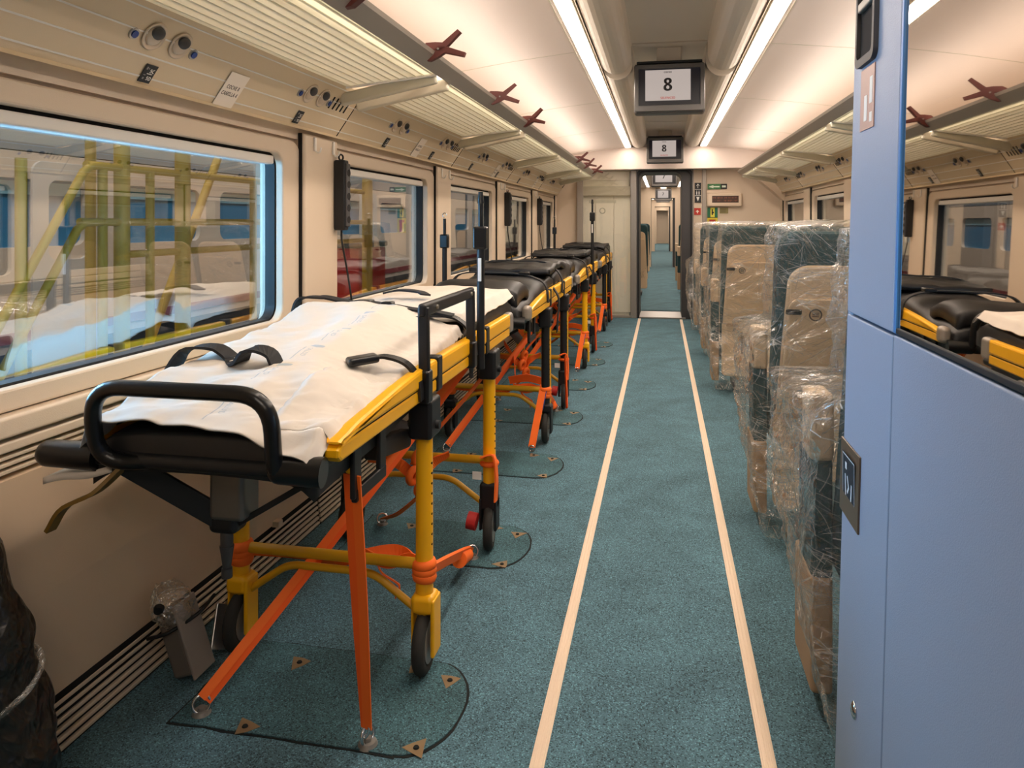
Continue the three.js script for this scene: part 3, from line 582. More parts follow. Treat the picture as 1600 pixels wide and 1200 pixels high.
// ---------------------------------------------------------------- stretchers
const SX = -0.927, SZ = 1.955, SPITCH = 2.175;            // origin of a stretcher: between its near wheels
const P = (X, Y, Z) => new THREE.Vector3(X - SX, Y, -(Z - SZ));   // measured on the nearest one
const pbx = (x0, x1, y0, y1, z0, z1, r) => bx(x0 - SX, x1 - SX, y0, y1, z0 - SZ, z1 - SZ, r);
function wheel(parent, x, z, swivel) {
  const r = 0.088, c = new THREE.Group();
  const tire = mk('tire', [new THREE.TorusGeometry(r - 0.019, 0.019, 10, 30).rotateY(Math.PI / 2).scale(0.95, 1, 1), new THREE.CylinderGeometry(r - 0.012, r - 0.012, 0.03, 30).rotateZ(Math.PI / 2)].map((g) => g.rotateY(swivel).translate(x, r, z)), M.tire, parent);
  mk('wheel_hub', [new THREE.CylinderGeometry(r - 0.032, r - 0.032, 0.034, 24).rotateZ(Math.PI / 2), new THREE.CylinderGeometry(0.012, 0.012, 0.062, 12).rotateZ(Math.PI / 2)].map((g) => g.rotateY(swivel).translate(x, r, z)), M.grey, parent);
  return tire;
}
function makeStretcher(name, label, o) {
  const t = thing(name, label, 'stretcher', [SX, 0, SZ], 'wheeled stretchers lined up along the windows');
  const legM = o.blackLegs ? M.blackSatin : M.yellow;
  for (const s of [1, -1]) {
    const xo = SX + s * 0.298, xi = SX + s * 0.262;
    // side rail: rounded yellow upper moulding, black line, lower moulding, end caps
    const zy = (pts) => pts.map(([z, y]) => new THREE.Vector2(z - SZ, y));
    const across = (a, b) => [Math.min(a, b) - SX, Math.max(a, b) - SX];
    const rail = mk('side_rail', sidePlate(zy([[1.378, 0.803], [1.378, 0.808], [1.47, 0.824], [1.72, 0.845], [1.95, 0.858], [3.06, 0.858], [3.06, 0.803]]), [], ...across(xo, xi), 0.009), M.yellow, t);
    mk('lower_moulding', sidePlate(zy([[1.372, 0.778], [1.386, 0.766], [3.06, 0.766], [3.06, 0.801], [1.392, 0.801], [1.372, 0.792]]), [], ...across(xo - s * 0.003, xi), 0.006), M.yellow, rail);
    mk('groove', pbx(Math.min(xo - s * 0.006, xi), Math.max(xo - s * 0.006, xi), 0.798, 0.806, 1.41, 3.05), M.slot, rail);
    mk('end_cap', [pbx(Math.min(xo + s * 0.002, xi - s * 0.004), Math.max(xo + s * 0.002, xi - s * 0.004), 0.775, 0.862, 3.05, 3.13, 0.018)], M.railGrey, rail);
    if (o.bare) mk('near_cap', [pbx(Math.min(xo + s * 0.003, xi - s * 0.006), Math.max(xo + s * 0.003, xi - s * 0.006), 0.765, 0.84, 1.35, 1.42, 0.02)], M.railGrey, rail);
    for (const z of [2.02, 2.62]) mk('clip', pbx(Math.min(xo + s * 0.003, xi), Math.max(xo + s * 0.003, xi), 0.765, 0.864, z, z + 0.045, 0.005), M.blackSatin, rail);
    mk('frame_tube', [cyl(P(xi - s * 0.02, 0.755, 1.36), P(xi - s * 0.02, 0.755, 3.2), 0.016)], M.blackSatin, t);
    // legs with casters
    for (const [z, wz, far] of [[1.955, 1.955, false], [2.74, 2.74, true]]) {
      const x = SX + s * 0.281;
      const leg = mk('leg', [cyl(P(x, 0.76, z), P(x, 0.17, z), 0.023, 0.025, 18)], legM, t);
      if (o.blackLegs) mk('leg_edge', cyl(P(x + s * 0.012, 0.74, z + 0.012), P(x + s * 0.012, 0.2, z + 0.012), 0.018, 0.018), M.yellowDull, leg);
      mk('hinge_bracket', [pbx(x - 0.034, x + 0.034, 0.655, 0.765, z - 0.045, z + 0.05, 0.012), cyl(P(x - 0.045, 0.69, z), P(x + 0.045, 0.69, z), 0.012)], M.blackSatin, t);
      const sw = far ? 0.12 * s : 0.05;
      if (far) mk('fork', [pbx(x - 0.034, x + 0.034, 0.155, 0.26, z - 0.03, z + 0.03, 0.014), pbx(x - 0.034, x - 0.024, 0.08, 0.2, z - 0.03, z + 0.03, 0.004), pbx(x + 0.024, x + 0.034, 0.08, 0.2, z - 0.03, z + 0.03, 0.004)], M.blackSatin, leg);
      else mk('fork', [pbx(x - 0.032, x + 0.036, 0.172, 0.225, z - 0.035, z + 0.035, 0.016), pbx(x + 0.026, x + 0.038, 0.058, 0.215, z - 0.033, z + 0.033, 0.014), pbx(x - 0.034, x - 0.026, 0.075, 0.2, z - 0.018, z + 0.018, 0.004)], o.blackLegs ? M.blackSatin : M.yellow, leg);
      const w = new THREE.Group();
      wheel(leg, x - SX, -(z - SZ), sw);
      for (let k = 0; k < 9; k++) mk('leg_hole', cyl(P(x + s * 0.0215, 0.36 + k * 0.028, z - 0.005), P(x + s * 0.0245, 0.36 + k * 0.028, z - 0.005), 0.0035, 0.0035, 8), M.slot, leg);
    }
  }
  // cross members of the leg frames
  for (const z of [1.955, 2.74]) {
    mk('cross_bar', cyl(P(SX - 0.27, z < 2 ? 0.30 : 0.34, z), P(SX + 0.27, z < 2 ? 0.30 : 0.34, z), 0.0155), M.yellowDull, t);
    mk('brace', pipe([P(SX - 0.27, 0.165, z), P(SX - 0.13, 0.262, z), P(SX + 0.13, 0.262, z), P(SX + 0.27, 0.165, z)], 0.011, 0.04), M.yellowDull, t);
  }
  // near end: cross tube with rubber grips, carrying handle loop
  mk('end_bar', cyl(P(SX - 0.31, 0.755, 1.35), P(SX + 0.26, 0.755, 1.35), 0.017), M.blackSatin, t);
  for (const [a, b] of [[-0.345, -0.235], [0.19, 0.275]]) mk('grip', [cyl(P(SX + a, 0.76, 1.335), P(SX + b, 0.757, 1.345), 0.028, 0.03, 18), new THREE.SphereGeometry(0.028, 14, 10).translate(a, 0.76, -(1.335 - SZ))], M.black, t);
  mk('handle_loop', pipe([P(-1.02, 0.752, 1.36), P(-1.144, 0.752, 1.32), P(-1.144, 0.915, 1.30), P(-0.742, 0.915, 1.30), P(-0.742, 0.745, 1.32), P(-0.70, 0.745, 1.40)], 0.0165, 0.075, 14), M.black, t);
  mk('release_lever', [ribbon([P(-1.10, 0.738, 1.34), P(-1.13, 0.70, 1.30), P(-1.185, 0.672, 1.28), P(-1.215, 0.625, 1.275)], 0.026, 0.008, new THREE.Vector3(0, 0, 1), 14)], std({ color: 0x6d5012, roughness: 0.5 }), t);
  // loading undercarriage: V struts to a column with a small jack
  mk('v_strut', bar(P(-1.14, 0.725, 1.40), P(-0.965, 0.575, 1.50), 0.012, 0.05, 0.004), M.blackSatin, t);
  mk('v_strut', bar(P(-0.72, 0.70, 1.52), P(-0.945, 0.565, 1.50), 0.008, 0.014, 0.003), M.blackSatin, t);
  const col = mk('jack_column', [pbx(-0.99, -0.905, 0.585, 0.715, 1.47, 1.545, 0.012)], std({ color: 0x6f6d69, roughness: 0.35, metalness: 0.6 }), t);
  mk('jack_collar', pbx(-1.0, -0.93, 0.55, 0.62, 1.48, 1.54, 0.015), M.blackSatin, col);
  mk('jack_rod', [cyl(P(-0.962, 0.56, 1.50), P(-0.962, 0.52, 1.50), 0.014), cyl(P(-0.962, 0.52, 1.50), P(-0.962, 0.47, 1.50), 0.016, 0.009), cyl(P(-0.962, 0.47, 1.50), P(-0.962, 0.448, 1.50), 0.012)], M.darkGrey, col);
  // front strut under the right rail near the near end, small black frame
  mk('frame_bracket', [bar(P(-0.665, 0.775, 1.53), P(-0.665, 0.64, 1.53), 0.012, 0.04, 0.004), bar(P(-0.665, 0.775, 1.68), P(-0.665, 0.64, 1.68), 0.012, 0.04, 0.004), bar(P(-0.665, 0.645, 1.52), P(-0.665, 0.645, 1.70), 0.014, 0.03, 0.004), bar(P(-0.70, 0.69, 1.70), P(-0.70, 0.65, 1.95), 0.04, 0.05, 0.01)], M.blackSatin, t);
  mk('under_tray', [pbx(-1.15, -0.70, 0.722, 0.742, 1.42, 2.42, 0.008), pbx(-1.15, -0.70, 0.722, 0.742, 2.47, 3.2, 0.008)], M.blackSatin, t);
  mk('actuator', [cyl(P(-0.93, 0.68, 2.1), P(-0.93, 0.46, 2.65), 0.028), cyl(P(-0.93, 0.69, 1.95), P(-0.93, 0.66, 2.2), 0.016)], M.darkGrey, t);
  // mattress: foot section and raised back section
  const lm = o.bare ? 0.03 : 0;
  const top = (u, z) => interp([[1.34, 0.811 + lm], [1.6, 0.820 + lm], [2.0, 0.845 + lm * 2], [2.42, 0.87 + lm * 2]], z) + 0.008 * Math.sin(Math.PI * u) - 0.03 * Math.pow(Math.abs(2 * u - 1), 9) + (o.bare ? 0.012 * N(u * 3, z * 5, o.k) : 0);
  mk('mattress', shellGrid((u, v) => { const z = lerp(1.345, 2.43, v); return P(lerp(-1.175, -0.672, u), top(u, z) - 0.012 * Math.pow(Math.abs(2 * v - 1), 18), z); }, 20, 40, (u, v) => 0.078 - 0.006 * Math.pow(Math.abs(2 * v - 1), 14)), M.blackMat, t);
  const bt = (u, z) => 0.895 + lm + interp([[2.46, 0], [3.25, o.bare ? 0.05 : 0.025]], z) - 0.03 * Math.pow(Math.abs(2 * u - 1), 9) + (o.bare ? 0.016 * N(u * 4, z * 6, o.k + 3) : 0);
  mk('backrest_pad', shellGrid((u, v) => { const z = lerp(2.455, 3.27, v); return P(lerp(-1.18, -0.668, u), bt(u, z) - 0.03 * Math.pow(Math.abs(2 * v - 1), 14), z); }, 20, 30, (u, v) => 0.085 - 0.03 * Math.pow(Math.abs(2 * v - 1), 14)), M.blackMat, t);
  mk('back_support', [bar(P(-0.75, 0.74, 2.55), P(-0.75, 0.84, 3.1), 0.02, 0.02, 0.005), bar(P(-1.1, 0.74, 2.55), P(-1.1, 0.84, 3.1), 0.02, 0.02, 0.005), bar(P(-1.12, 0.82, 3.1), P(-0.73, 0.82, 3.1), 0.02, 0.02, 0.005)], M.blackSatin, t);
  if (o.bare) {
    mk('head_pad', shellGrid((u, v) => P(lerp(-1.16, -0.70, u), 0.915 + 0.035 * Math.sin(Math.PI * v) - 0.03 * Math.pow(Math.abs(2 * u - 1), 8) + 0.01 * N(u * 3, v * 3, o.k), lerp(1.38, 1.72, v)), 16, 12, 0.06), M.blackMat, t);
    mk('folded_cover', shellGrid((u, v) => P(lerp(-1.16, -0.66, u), 0.965 + 0.02 * N(u * 5, v * 5, o.k) + 0.02 * Math.sin(Math.PI * v), lerp(2.2, 2.95, v)), 22, 22, 0.03), M.blackMat, t);
  }
  // arms, belts
  const strap = (pts, w, side, n) => ribbon(pts.map((p) => P(...p)), w, 0.007, side, n);
  const ZD = new THREE.Vector3(0, 0, 1);
  const belt = (pts, w, buckle) => { const b = mk('safety_belt', strap(pts, w, ZD, 36), M.webbing, t); if (buckle) mk('buckle', pbx(...buckle), M.black, b); return b; };
  const lift = o.bare ? 0.045 : 0;
  const up = (pts) => pts.map(([x, y, z]) => [x, y + lift * (y > 0.82 ? 1 : 0), z]);
  if (!o.bare) {
    const a1 = mk('holding_arm', strap([[-0.627, 0.775, 1.875], [-0.632, 0.825, 1.872], [-0.665, 0.872, 1.865], [-0.715, 0.893, 1.845], [-0.75, 0.893, 1.82]], 0.034, ZD), M.blackSatin, t);
    mk('arm_pad', bar(P(-0.735, 0.893, 1.835), P(-0.80, 0.886, 1.785), 0.05, 0.022, 0.009), M.black, a1);
    mk('holding_arm', strap([[-0.627, 0.79, 2.475], [-0.64, 0.86, 2.465], [-0.69, 0.918, 2.44], [-0.76, 0.932, 2.40], [-0.84, 0.927, 2.36]], 0.042, ZD), M.blackSatin, t);
    belt([[-1.2, 0.87, 1.62], [-1.175, 0.925, 1.66], [-1.12, 0.928, 1.70], [-1.07, 0.90, 1.70], [-1.03, 0.905, 1.66], [-0.99, 0.938, 1.64], [-0.95, 0.925, 1.665], [-0.93, 0.882, 1.675]], 0.056, [-0.99, -0.895, 0.868, 0.88, 1.66, 1.70, 0.005]);
    belt([[-1.215, 0.93, 2.28], [-1.205, 0.985, 2.31], [-1.15, 0.99, 2.36], [-1.09, 0.972, 2.42], [-1.02, 0.962, 2.44]], 0.044, [-1.06, -1.0, 0.958, 0.976, 2.42, 2.47, 0.005]);
    belt([[-1.0, 0.966, 2.44], [-0.93, 0.958, 2.44], [-0.85, 0.95, 2.42], [-0.78, 0.945, 2.42], [-0.70, 0.93, 2.43]], 0.056, [-0.96, -0.92, 0.955, 0.972, 2.42, 2.46, 0.005]);
    belt([[-1.06, 0.974, 2.70], [-1.0, 0.985, 2.72], [-0.92, 0.978, 2.73], [-0.89, 0.97, 2.71]], 0.05);
  } else {
    belt([[-1.2, 0.87, 1.9], [-1.15, 0.945, 1.95], [-0.95, 0.955, 2.0], [-0.75, 0.945, 1.95], [-0.64, 0.90, 1.9], [-0.62, 0.80, 1.9]], 0.045, [-0.8, -0.74, 0.945, 0.965, 1.93, 1.99, 0.005]);
    belt([[-1.2, 0.90, 2.5], [-1.12, 0.985, 2.5], [-0.9, 0.995, 2.56], [-0.72, 0.985, 2.52], [-0.63, 0.90, 2.5], [-0.62, 0.80, 2.48]], 0.045);
    belt([[-0.63, 0.86, 2.15], [-0.60, 0.80, 2.16], [-0.605, 0.66, 2.15], [-0.61, 0.6, 2.17]], 0.04);
  }
  if (o.guard) {
    const g = mk('side_guard', [bar(P(-0.628, 0.775, 1.905), P(-0.632, 1.02, 1.905), 0.022, 0.03, 0.006), bar(P(-0.628, 0.775, 2.40), P(-0.632, 1.02, 2.40), 0.022, 0.03, 0.006), bar(P(-0.632, 1.012, 1.885), P(-0.632, 1.012, 2.42), 0.022, 0.036, 0.008)], M.blackSatin, t);
    for (const z of [1.885, 2.38]) mk('guard_socket', pbx(-0.652, -0.612, 0.76, 0.85, z, z + 0.045, 0.008), M.black, g);
    for (const z of [1.99, 2.37]) mk('bolt', cyl(P(-0.622, 1.012, z), P(-0.616, 1.012, z), 0.006), M.steel, g);
  }
  for (const [x, z, h, k] of o.poles || []) {
    const p = mk('drip_pole', [cyl(P(x, 0.74, z), P(x, h - 0.12, z), 0.014)], M.blackSatin, t);
    mk('clamp_knob', [pbx(x - 0.024, x + 0.024, h - 0.19, h - 0.11, z - 0.022, z + 0.022, 0.008), cyl(P(x, h - 0.12, z), P(x, h - 0.02, z), 0.009)], M.black, p);
    if (k) { mk('pole_label', bx(-0.006, 0.006, h - 0.30, h - 0.22, -0.002, 0.002, 0.001).translate(x - SX, 0, -(z - 0.0145 - SZ)), M.white, p); mk('pole_tip', [cyl(P(x, h - 0.03, z), P(x, h + 0.01, z), 0.012, 0.008)], M.black, p); }
    else mk('hook', [new THREE.TorusGeometry(0.012, 0.003, 6, 16, 4.6).translate(x - SX, h, -(z - SZ))], M.chrome, p);
  }
  return t;
}
const GS = 'wheeled stretchers lined up along the windows';
makeStretcher('stretcher', 'nearest yellow stretcher with a white sheet, black handle loop and side guard', { guard: true, poles: [[-0.618, 2.49, 1.345, true]], k: 0 });
const st2 = makeStretcher('stretcher', 'second stretcher, bare black mattress, black legs and hanging belts', { bare: true, blackLegs: true, poles: [[-1.225, 1.90, 1.29]], k: 1 });
st2.position.z = -(SZ + SPITCH);
const st3 = makeStretcher('stretcher', 'third stretcher with yellow legs and a black pole at its right rear', { bare: true, poles: [[-0.63, 2.48, 1.45, true]], k: 2 });
st3.position.z = -(SZ + 2 * SPITCH);
const st4 = makeStretcher('stretcher', 'farthest stretcher with black legs standing before the glass screen', { bare: true, blackLegs: true, poles: [[-1.22, 1.95, 1.3]], k: 3 });
st4.position.z = -(SZ + 3 * SPITCH);

// white sheets on the nearest stretcher
{
  const top = (x, z) => {
    const L = interp([[1.36, 0.845], [1.56, 0.885], [1.83, 0.908], [2.06, 0.935], [2.31, 0.968], [2.45, 0.955]], z);
    const R = interp([[1.36, 0.815], [1.6, 0.823], [1.93, 0.842], [2.23, 0.868], [2.45, 0.895]], z);
    const k = sst(x, -0.90, -0.69);
    let y = lerp(L, R, k) + 0.015 * N(x * 6, z * 5) + 0.008 * N(x * 16, z * 13, 2) + 0.006 * Math.abs(N(x * 9 + z * 7, z * 26 - x * 12, 4)) * (1 + 2 * k);
    y += 0.03 * Math.exp(-(((x + 0.78) / 0.07) ** 2) - (((z - 1.60) / 0.10) ** 2));            // folded corner hump
    return y;
  };
  const o = thing('bed_sheet', 'long white sheet covering the foot part of the nearest stretcher', 'sheet', [SX, 0, SZ]);
  const g = shellGrid((u, v) => {
    let x = lerp(-1.20, -0.652, u), z = lerp(1.335, 2.445, v), y = top(x, z);
    const el = sst(-x, 1.165, 1.20), er = sst(x, -0.682, -0.652), en = sst(-z, -1.375, -1.335), ef = sst(z, 2.41, 2.445);
    y -= 0.075 * el + (0.03 + 0.012 * N(z * 9, 3)) * er + (0.012 + 0.028 * sst(x, -0.85, -0.66)) * en + 0.03 * ef;
    if (en > 0) z -= 0.012 * en; if (er > 0) x -= 0.008 * er;
    return P(x, y + 0.006, z);
  }, 90, 150, 0.004);
  const sheetTex = canvasMat(512, 1024, (x, w, h) => {
    x.fillStyle = '#dcd3c8'; x.fillRect(0, 0, w, h); x.fillStyle = 'rgba(120,150,190,0.55)';
    for (let i = 0; i < 6; i++) { const y = 60 + i * 165; x.fillStyle = 'rgba(128,158,190,0.5)'; x.fillRect(262, y, 30, 24); x.fillStyle = 'rgba(120,140,165,0.45)'; x.font = '17px sans-serif'; x.save(); x.translate(268, y + 40); x.rotate(Math.PI / 2); x.fillText('SALUD', 0, 0); x.restore(); x.fillRect(256, y + 34, 2.5, 84); }
  }, { roughness: 0.85, bumpMap: clothBump, bumpScale: 0.0004, side: THREE.DoubleSide });
  mk('cloth', g, sheetTex, o, true);
  const fold = shellGrid((u, v) => { const x = lerp(-0.80, -0.648, u), z = lerp(1.37, 1.74, v); return P(x, top(x, z) + 0.014 - 0.03 * sst(u, 0.8, 1) - 0.006 * sst(-v, -0.15, 0) + 0.006 * N(x * 20, z * 16, 6) - 0.008 * sst(-u, -0.1, 0), z + (u - 0.3) * 0.04); }, 30, 30, 0.005);
  mk('folded_corner', fold, M.sheet, o);
  const b = thing('bed_sheet', 'white sheet on the raised back part of the nearest stretcher', 'sheet', [SX, 0, SZ]);
  mk('cloth', shellGrid((u, v) => {
    const x = lerp(-1.19, -0.655, u), z = lerp(2.45, 3.275, v);
    let y = 0.905 + interp([[2.46, 0.02], [2.75, 0.035], [3.25, 0.045]], z) + 0.010 * N(x * 6, z * 5, 3) + 0.005 * N(x * 15, z * 14, 8) + 0.01 * Math.sin(Math.PI * u);
    y -= 0.05 * sst(-x, 1.155, 1.19) + 0.035 * sst(x, -0.685, -0.655) + 0.02 * sst(z, 3.24, 3.275) + 0.02 * sst(-z, -2.48, -2.45);
    return P(x, y, z);
  }, 60, 80, 0.004), M.sheet, b);
  const d = thing('bed_sheet', 'small white sheet corner hanging out under the left grip of the nearest stretcher', 'sheet', [SX, 0, SZ]);
  mk('cloth', shellGrid((u, v) => P(lerp(-1.285, -1.13, u), 0.738 - 0.03 * (1 - u) + 0.003 * Math.sin(7 * u + v), lerp(1.33, 1.42, v) + 0.01 * u), 16, 8, 0.014), M.sheet, d);
}

// ---------------------------------------------------------------- orange tie-down straps and floor rings
const ord4 = ['nearest', 'second', 'third', 'farthest'];
function ring(parent, x, z, a = 0) {
  mk('floor_ring', [new THREE.TorusGeometry(0.021, 0.0042, 8, 24).rotateY(a).rotateX(-0.35).translate(x, 0.026, -z)], M.chrome, parent);
  mk('ring_base', [cyl(V(x, 0.0, z), V(x, 0.012, z), 0.026, 0.02), cyl(V(x, 0.012, z), V(x, 0.02, z), 0.009)], M.grey, parent);
}
const sideOf = (a, b) => new THREE.Vector3().crossVectors(b.clone().sub(a), new THREE.Vector3(0.15, 0.1, 1)).normalize();
function strapSet(i) {
  const dz = i * SPITCH, Q = (x, y, z) => V(x, y, z + dz), who = ord4[i] + ' stretcher';
  const grp = undefined;
  const mkStrap = (label, parts) => { const o = thing('tie_down_strap', label, 'strap', [0, 0, 0]); for (const [n, gs, m] of parts) for (const g of [].concat(gs)) mk(n, g, m, o); return o; };
  // long diagonal from the far right leg down to the near left ring
  { const a = Q(-0.655, 0.80, 2.66), b = Q(-1.14, 0.035, 1.68), s = sideOf(a, b);
    const mid = a.clone().lerp(b, 0.5); mid.y -= 0.01;
    const o = mkStrap(`long orange strap running diagonally beneath the ${who}`, [['webbing', ribbon([a, mid, b], 0.036, 0.003, s), M.orangeDark], ['webbing', ribbon([a, mid, b].map((p) => p.clone().addScaledVector(s, 0.006).add(new THREE.Vector3(0, 0.004, 0.006))), 0.024, 0.003, s), M.orange]]);
    ring(o, -1.145, 1.674 + dz, 0.6); }
  // steep strap at the near right
  if (i === 0) { const a = Q(-0.672, 0.69, 1.53), b = Q(-0.69, 0.045, 1.65), s = new THREE.Vector3(1, 0, 0.1);
    const o = mkStrap(`steep orange strap at the near end of the ${who}`, [['webbing', ribbon([a.clone().add(new THREE.Vector3(-0.012, 0, 0)), a.clone().lerp(b, 0.5).add(new THREE.Vector3(-0.010, 0, 0)), b.clone().add(new THREE.Vector3(-0.003, 0, 0))], 0.020, 0.004, s), M.orangeDark], ['webbing', ribbon([a.clone().add(new THREE.Vector3(0.010, 0, 0.006)), a.clone().lerp(b, 0.45).add(new THREE.Vector3(0.012, 0, 0.008)), b.clone().add(new THREE.Vector3(0.004, 0.0, 0.004))], 0.023, 0.004, s), M.orange],
      ['hook', [tube([b.clone().add(new THREE.Vector3(0, 0.02, 0)), b.clone().add(new THREE.Vector3(0.01, 0, 0.006)), b.clone().add(new THREE.Vector3(0.0, -0.018, 0.01)), b.clone().add(new THREE.Vector3(-0.008, -0.004, 0.004))], 0.004, 16, 6)], M.chrome]]);
    ring(o, -0.688, 1.654 + dz, 1.2); }
  // strap wound round the near cross bar with a tail to the ring by the far wheel
  { const c = [];
    const wrap = (x, y, z, r, h) => { for (let k = 0; k < 3; k++) c.push(new THREE.TorusGeometry(r, 0.012, 8, 20).rotateX(Math.PI / 2).scale(1, h, 1).rotateZ(0.12 * (k - 1)).translate(x, y + (k - 1) * 0.016, -(z + dz))); };
    wrap(-0.646, 0.285, 1.955, 0.023, 1.3); wrap(-1.208, 0.285, 1.955, 0.025, 1.5);
    c.push(ribbon([Q(-1.19, 0.29, 1.96), Q(-1.05, 0.27, 1.99), Q(-0.93, 0.262, 2.0), Q(-0.85, 0.29, 1.99), Q(-0.75, 0.30, 2.02), Q(-0.66, 0.28, 1.98)], 0.032, 0.004, (t) => new THREE.Vector3(0.2, 1, Math.sin(7 * t)), 40));
    c.push(ribbon([Q(-0.80, 0.30, 1.98), Q(-0.78, 0.26, 1.97), Q(-0.73, 0.22, 1.98), Q(-0.74, 0.19, 1.985)], 0.03, 0.004, new THREE.Vector3(0.4, 0.4, 1)));
    c.push(ribbon([Q(-0.84, 0.31, 1.97), Q(-0.76, 0.285, 1.97), Q(-0.70, 0.30, 1.98), Q(-0.66, 0.30, 1.96)], 0.03, 0.004, new THREE.Vector3(0.3, 1, 0)));
    c.push(ribbon([Q(-0.64, 0.275, 1.97), Q(-0.66, 0.18, 2.25), Q(-0.685, 0.06, 2.58), Q(-0.69, 0.035, 2.63)], 0.03, 0.012, new THREE.Vector3(0.3, 1, 0)));
    c.push(cyl(Q(-0.676, 0.10, 2.42), Q(-0.684, 0.055, 2.56), 0.027, 0.022));
    const o = mkStrap(`crumpled orange strap wound round the near legs of the ${who}`, [['webbing', c, M.orange]]);
    ring(o, -0.69, 2.65 + dz, 0.3); }
  // strap round the far leg and its wheel, with the bundle at the far left
  { const c = [];
    c.push(ribbon([Q(-0.67, 0.36, 2.70), Q(-0.625, 0.37, 2.705), Q(-0.612, 0.30, 2.71), Q(-0.612, 0.20, 2.70)], 0.042, 0.006, new THREE.Vector3(0, 0.3, 1)));
    c.push(new THREE.TorusGeometry(0.027, 0.011, 8, 20).rotateX(Math.PI / 2).translate(-0.646, 0.33, -(2.74 + dz)));
    c.push(ribbon([Q(-1.19, 0.55, 2.62), Q(-1.16, 0.60, 2.5), Q(-1.1, 0.58, 2.4), Q(-1.06, 0.50, 2.42)], 0.045, 0.005, new THREE.Vector3(0.2, 1, 0.4)));
    c.push(ribbon([Q(-1.08, 0.36, 2.6), Q(-0.98, 0.34, 2.64), Q(-0.90, 0.28, 2.66), Q(-0.86, 0.33, 2.68), Q(-0.80, 0.36, 2.72)], 0.04, 0.006, (t) => new THREE.Vector3(0.2, 1, Math.cos(6 * t)), 40));
    for (const [x, y, z, r] of [[-0.91, 0.30, 2.63, 0.026], [-0.885, 0.25, 2.64, 0.022], [-0.90, 0.36, 2.66, 0.024]]) c.push(new THREE.TorusGeometry(r, 0.014, 8, 18).rotateY(1.1).rotateX(0.4).translate(x, y, -(z + dz)));
    c.push(ribbon([Q(-0.93, 0.33, 2.66), Q(-0.87, 0.42, 2.69), Q(-0.75, 0.56, 2.72), Q(-0.67, 0.66, 2.74)], 0.032, 0.004, new THREE.Vector3(0, 0.5, 1)));
    c.push(ribbon([Q(-0.87, 0.24, 2.65), Q(-1.0, 0.12, 2.72), Q(-1.12, 0.03, 2.86)], 0.032, 0.004, new THREE.Vector3(0, 0.5, 1)));
    const o = mkStrap(`bunched orange strap on the far legs of the ${who}`, [['webbing', c, M.orange], ['red_roller', [cyl(Q(-0.715, 0.13, 2.68), Q(-0.68, 0.125, 2.68), 0.032, 0.032, 18)], M.red], ['label_tag', [bx(-0.70, -0.665, 0.28, 0.31, 2.69 + dz, 2.692 + dz)], M.white]]);
    ring(o, -1.13, 2.87 + dz, 0.3); }
  if (i > 0) { // extra short straps to the floor seen on the stretchers further back
    const a = Q(-0.655, 0.33, 1.95), b = Q(-0.69, 0.03, 1.75);
    mkStrap(`short orange strap with blue edge dropping to the floor from the ${who}`, [['webbing', [ribbon([a, a.clone().lerp(b, 0.5), b], 0.04, 0.004, new THREE.Vector3(1, 0, 0.2))], M.orange], ['blue_edge', [ribbon([a.clone().add(new THREE.Vector3(0.02, 0, 0.003)), b.clone().lerp(a, 0.6).add(new THREE.Vector3(0.02, 0, 0.003))], 0.008, 0.004, new THREE.Vector3(1, 0, 0.2))], std({ color: 0x27357a, roughness: 0.7 })], ['hook', [new THREE.TorusGeometry(0.016, 0.004, 6, 18).translate(b.x, 0.025, b.z)], M.chrome]]);
    const e = Q(-0.63, 0.36, 2.70), f = Q(-0.60, 0.05, 2.55);
    mkStrap(`orange strap hanging from the far right leg of the ${who}`, [['webbing', [ribbon([e, e.clone().lerp(f, 0.5), f], 0.04, 0.005, new THREE.Vector3(0.4, 0.3, 1)), ribbon([Q(-0.86, 0.34, 1.97), Q(-0.75, 0.36, 1.96), Q(-0.64, 0.34, 1.955)], 0.045, 0.006, new THREE.Vector3(0, 1, 0.3)), ribbon([Q(-0.83, 0.35, 2.0), Q(-0.88, 0.42, 2.2), Q(-0.98, 0.48, 2.4)], 0.04, 0.005, new THREE.Vector3(0, 1, 0.5))], M.orangeDark]]);
  }
}
for (let i = 0; i < 4; i++) strapSet(i);

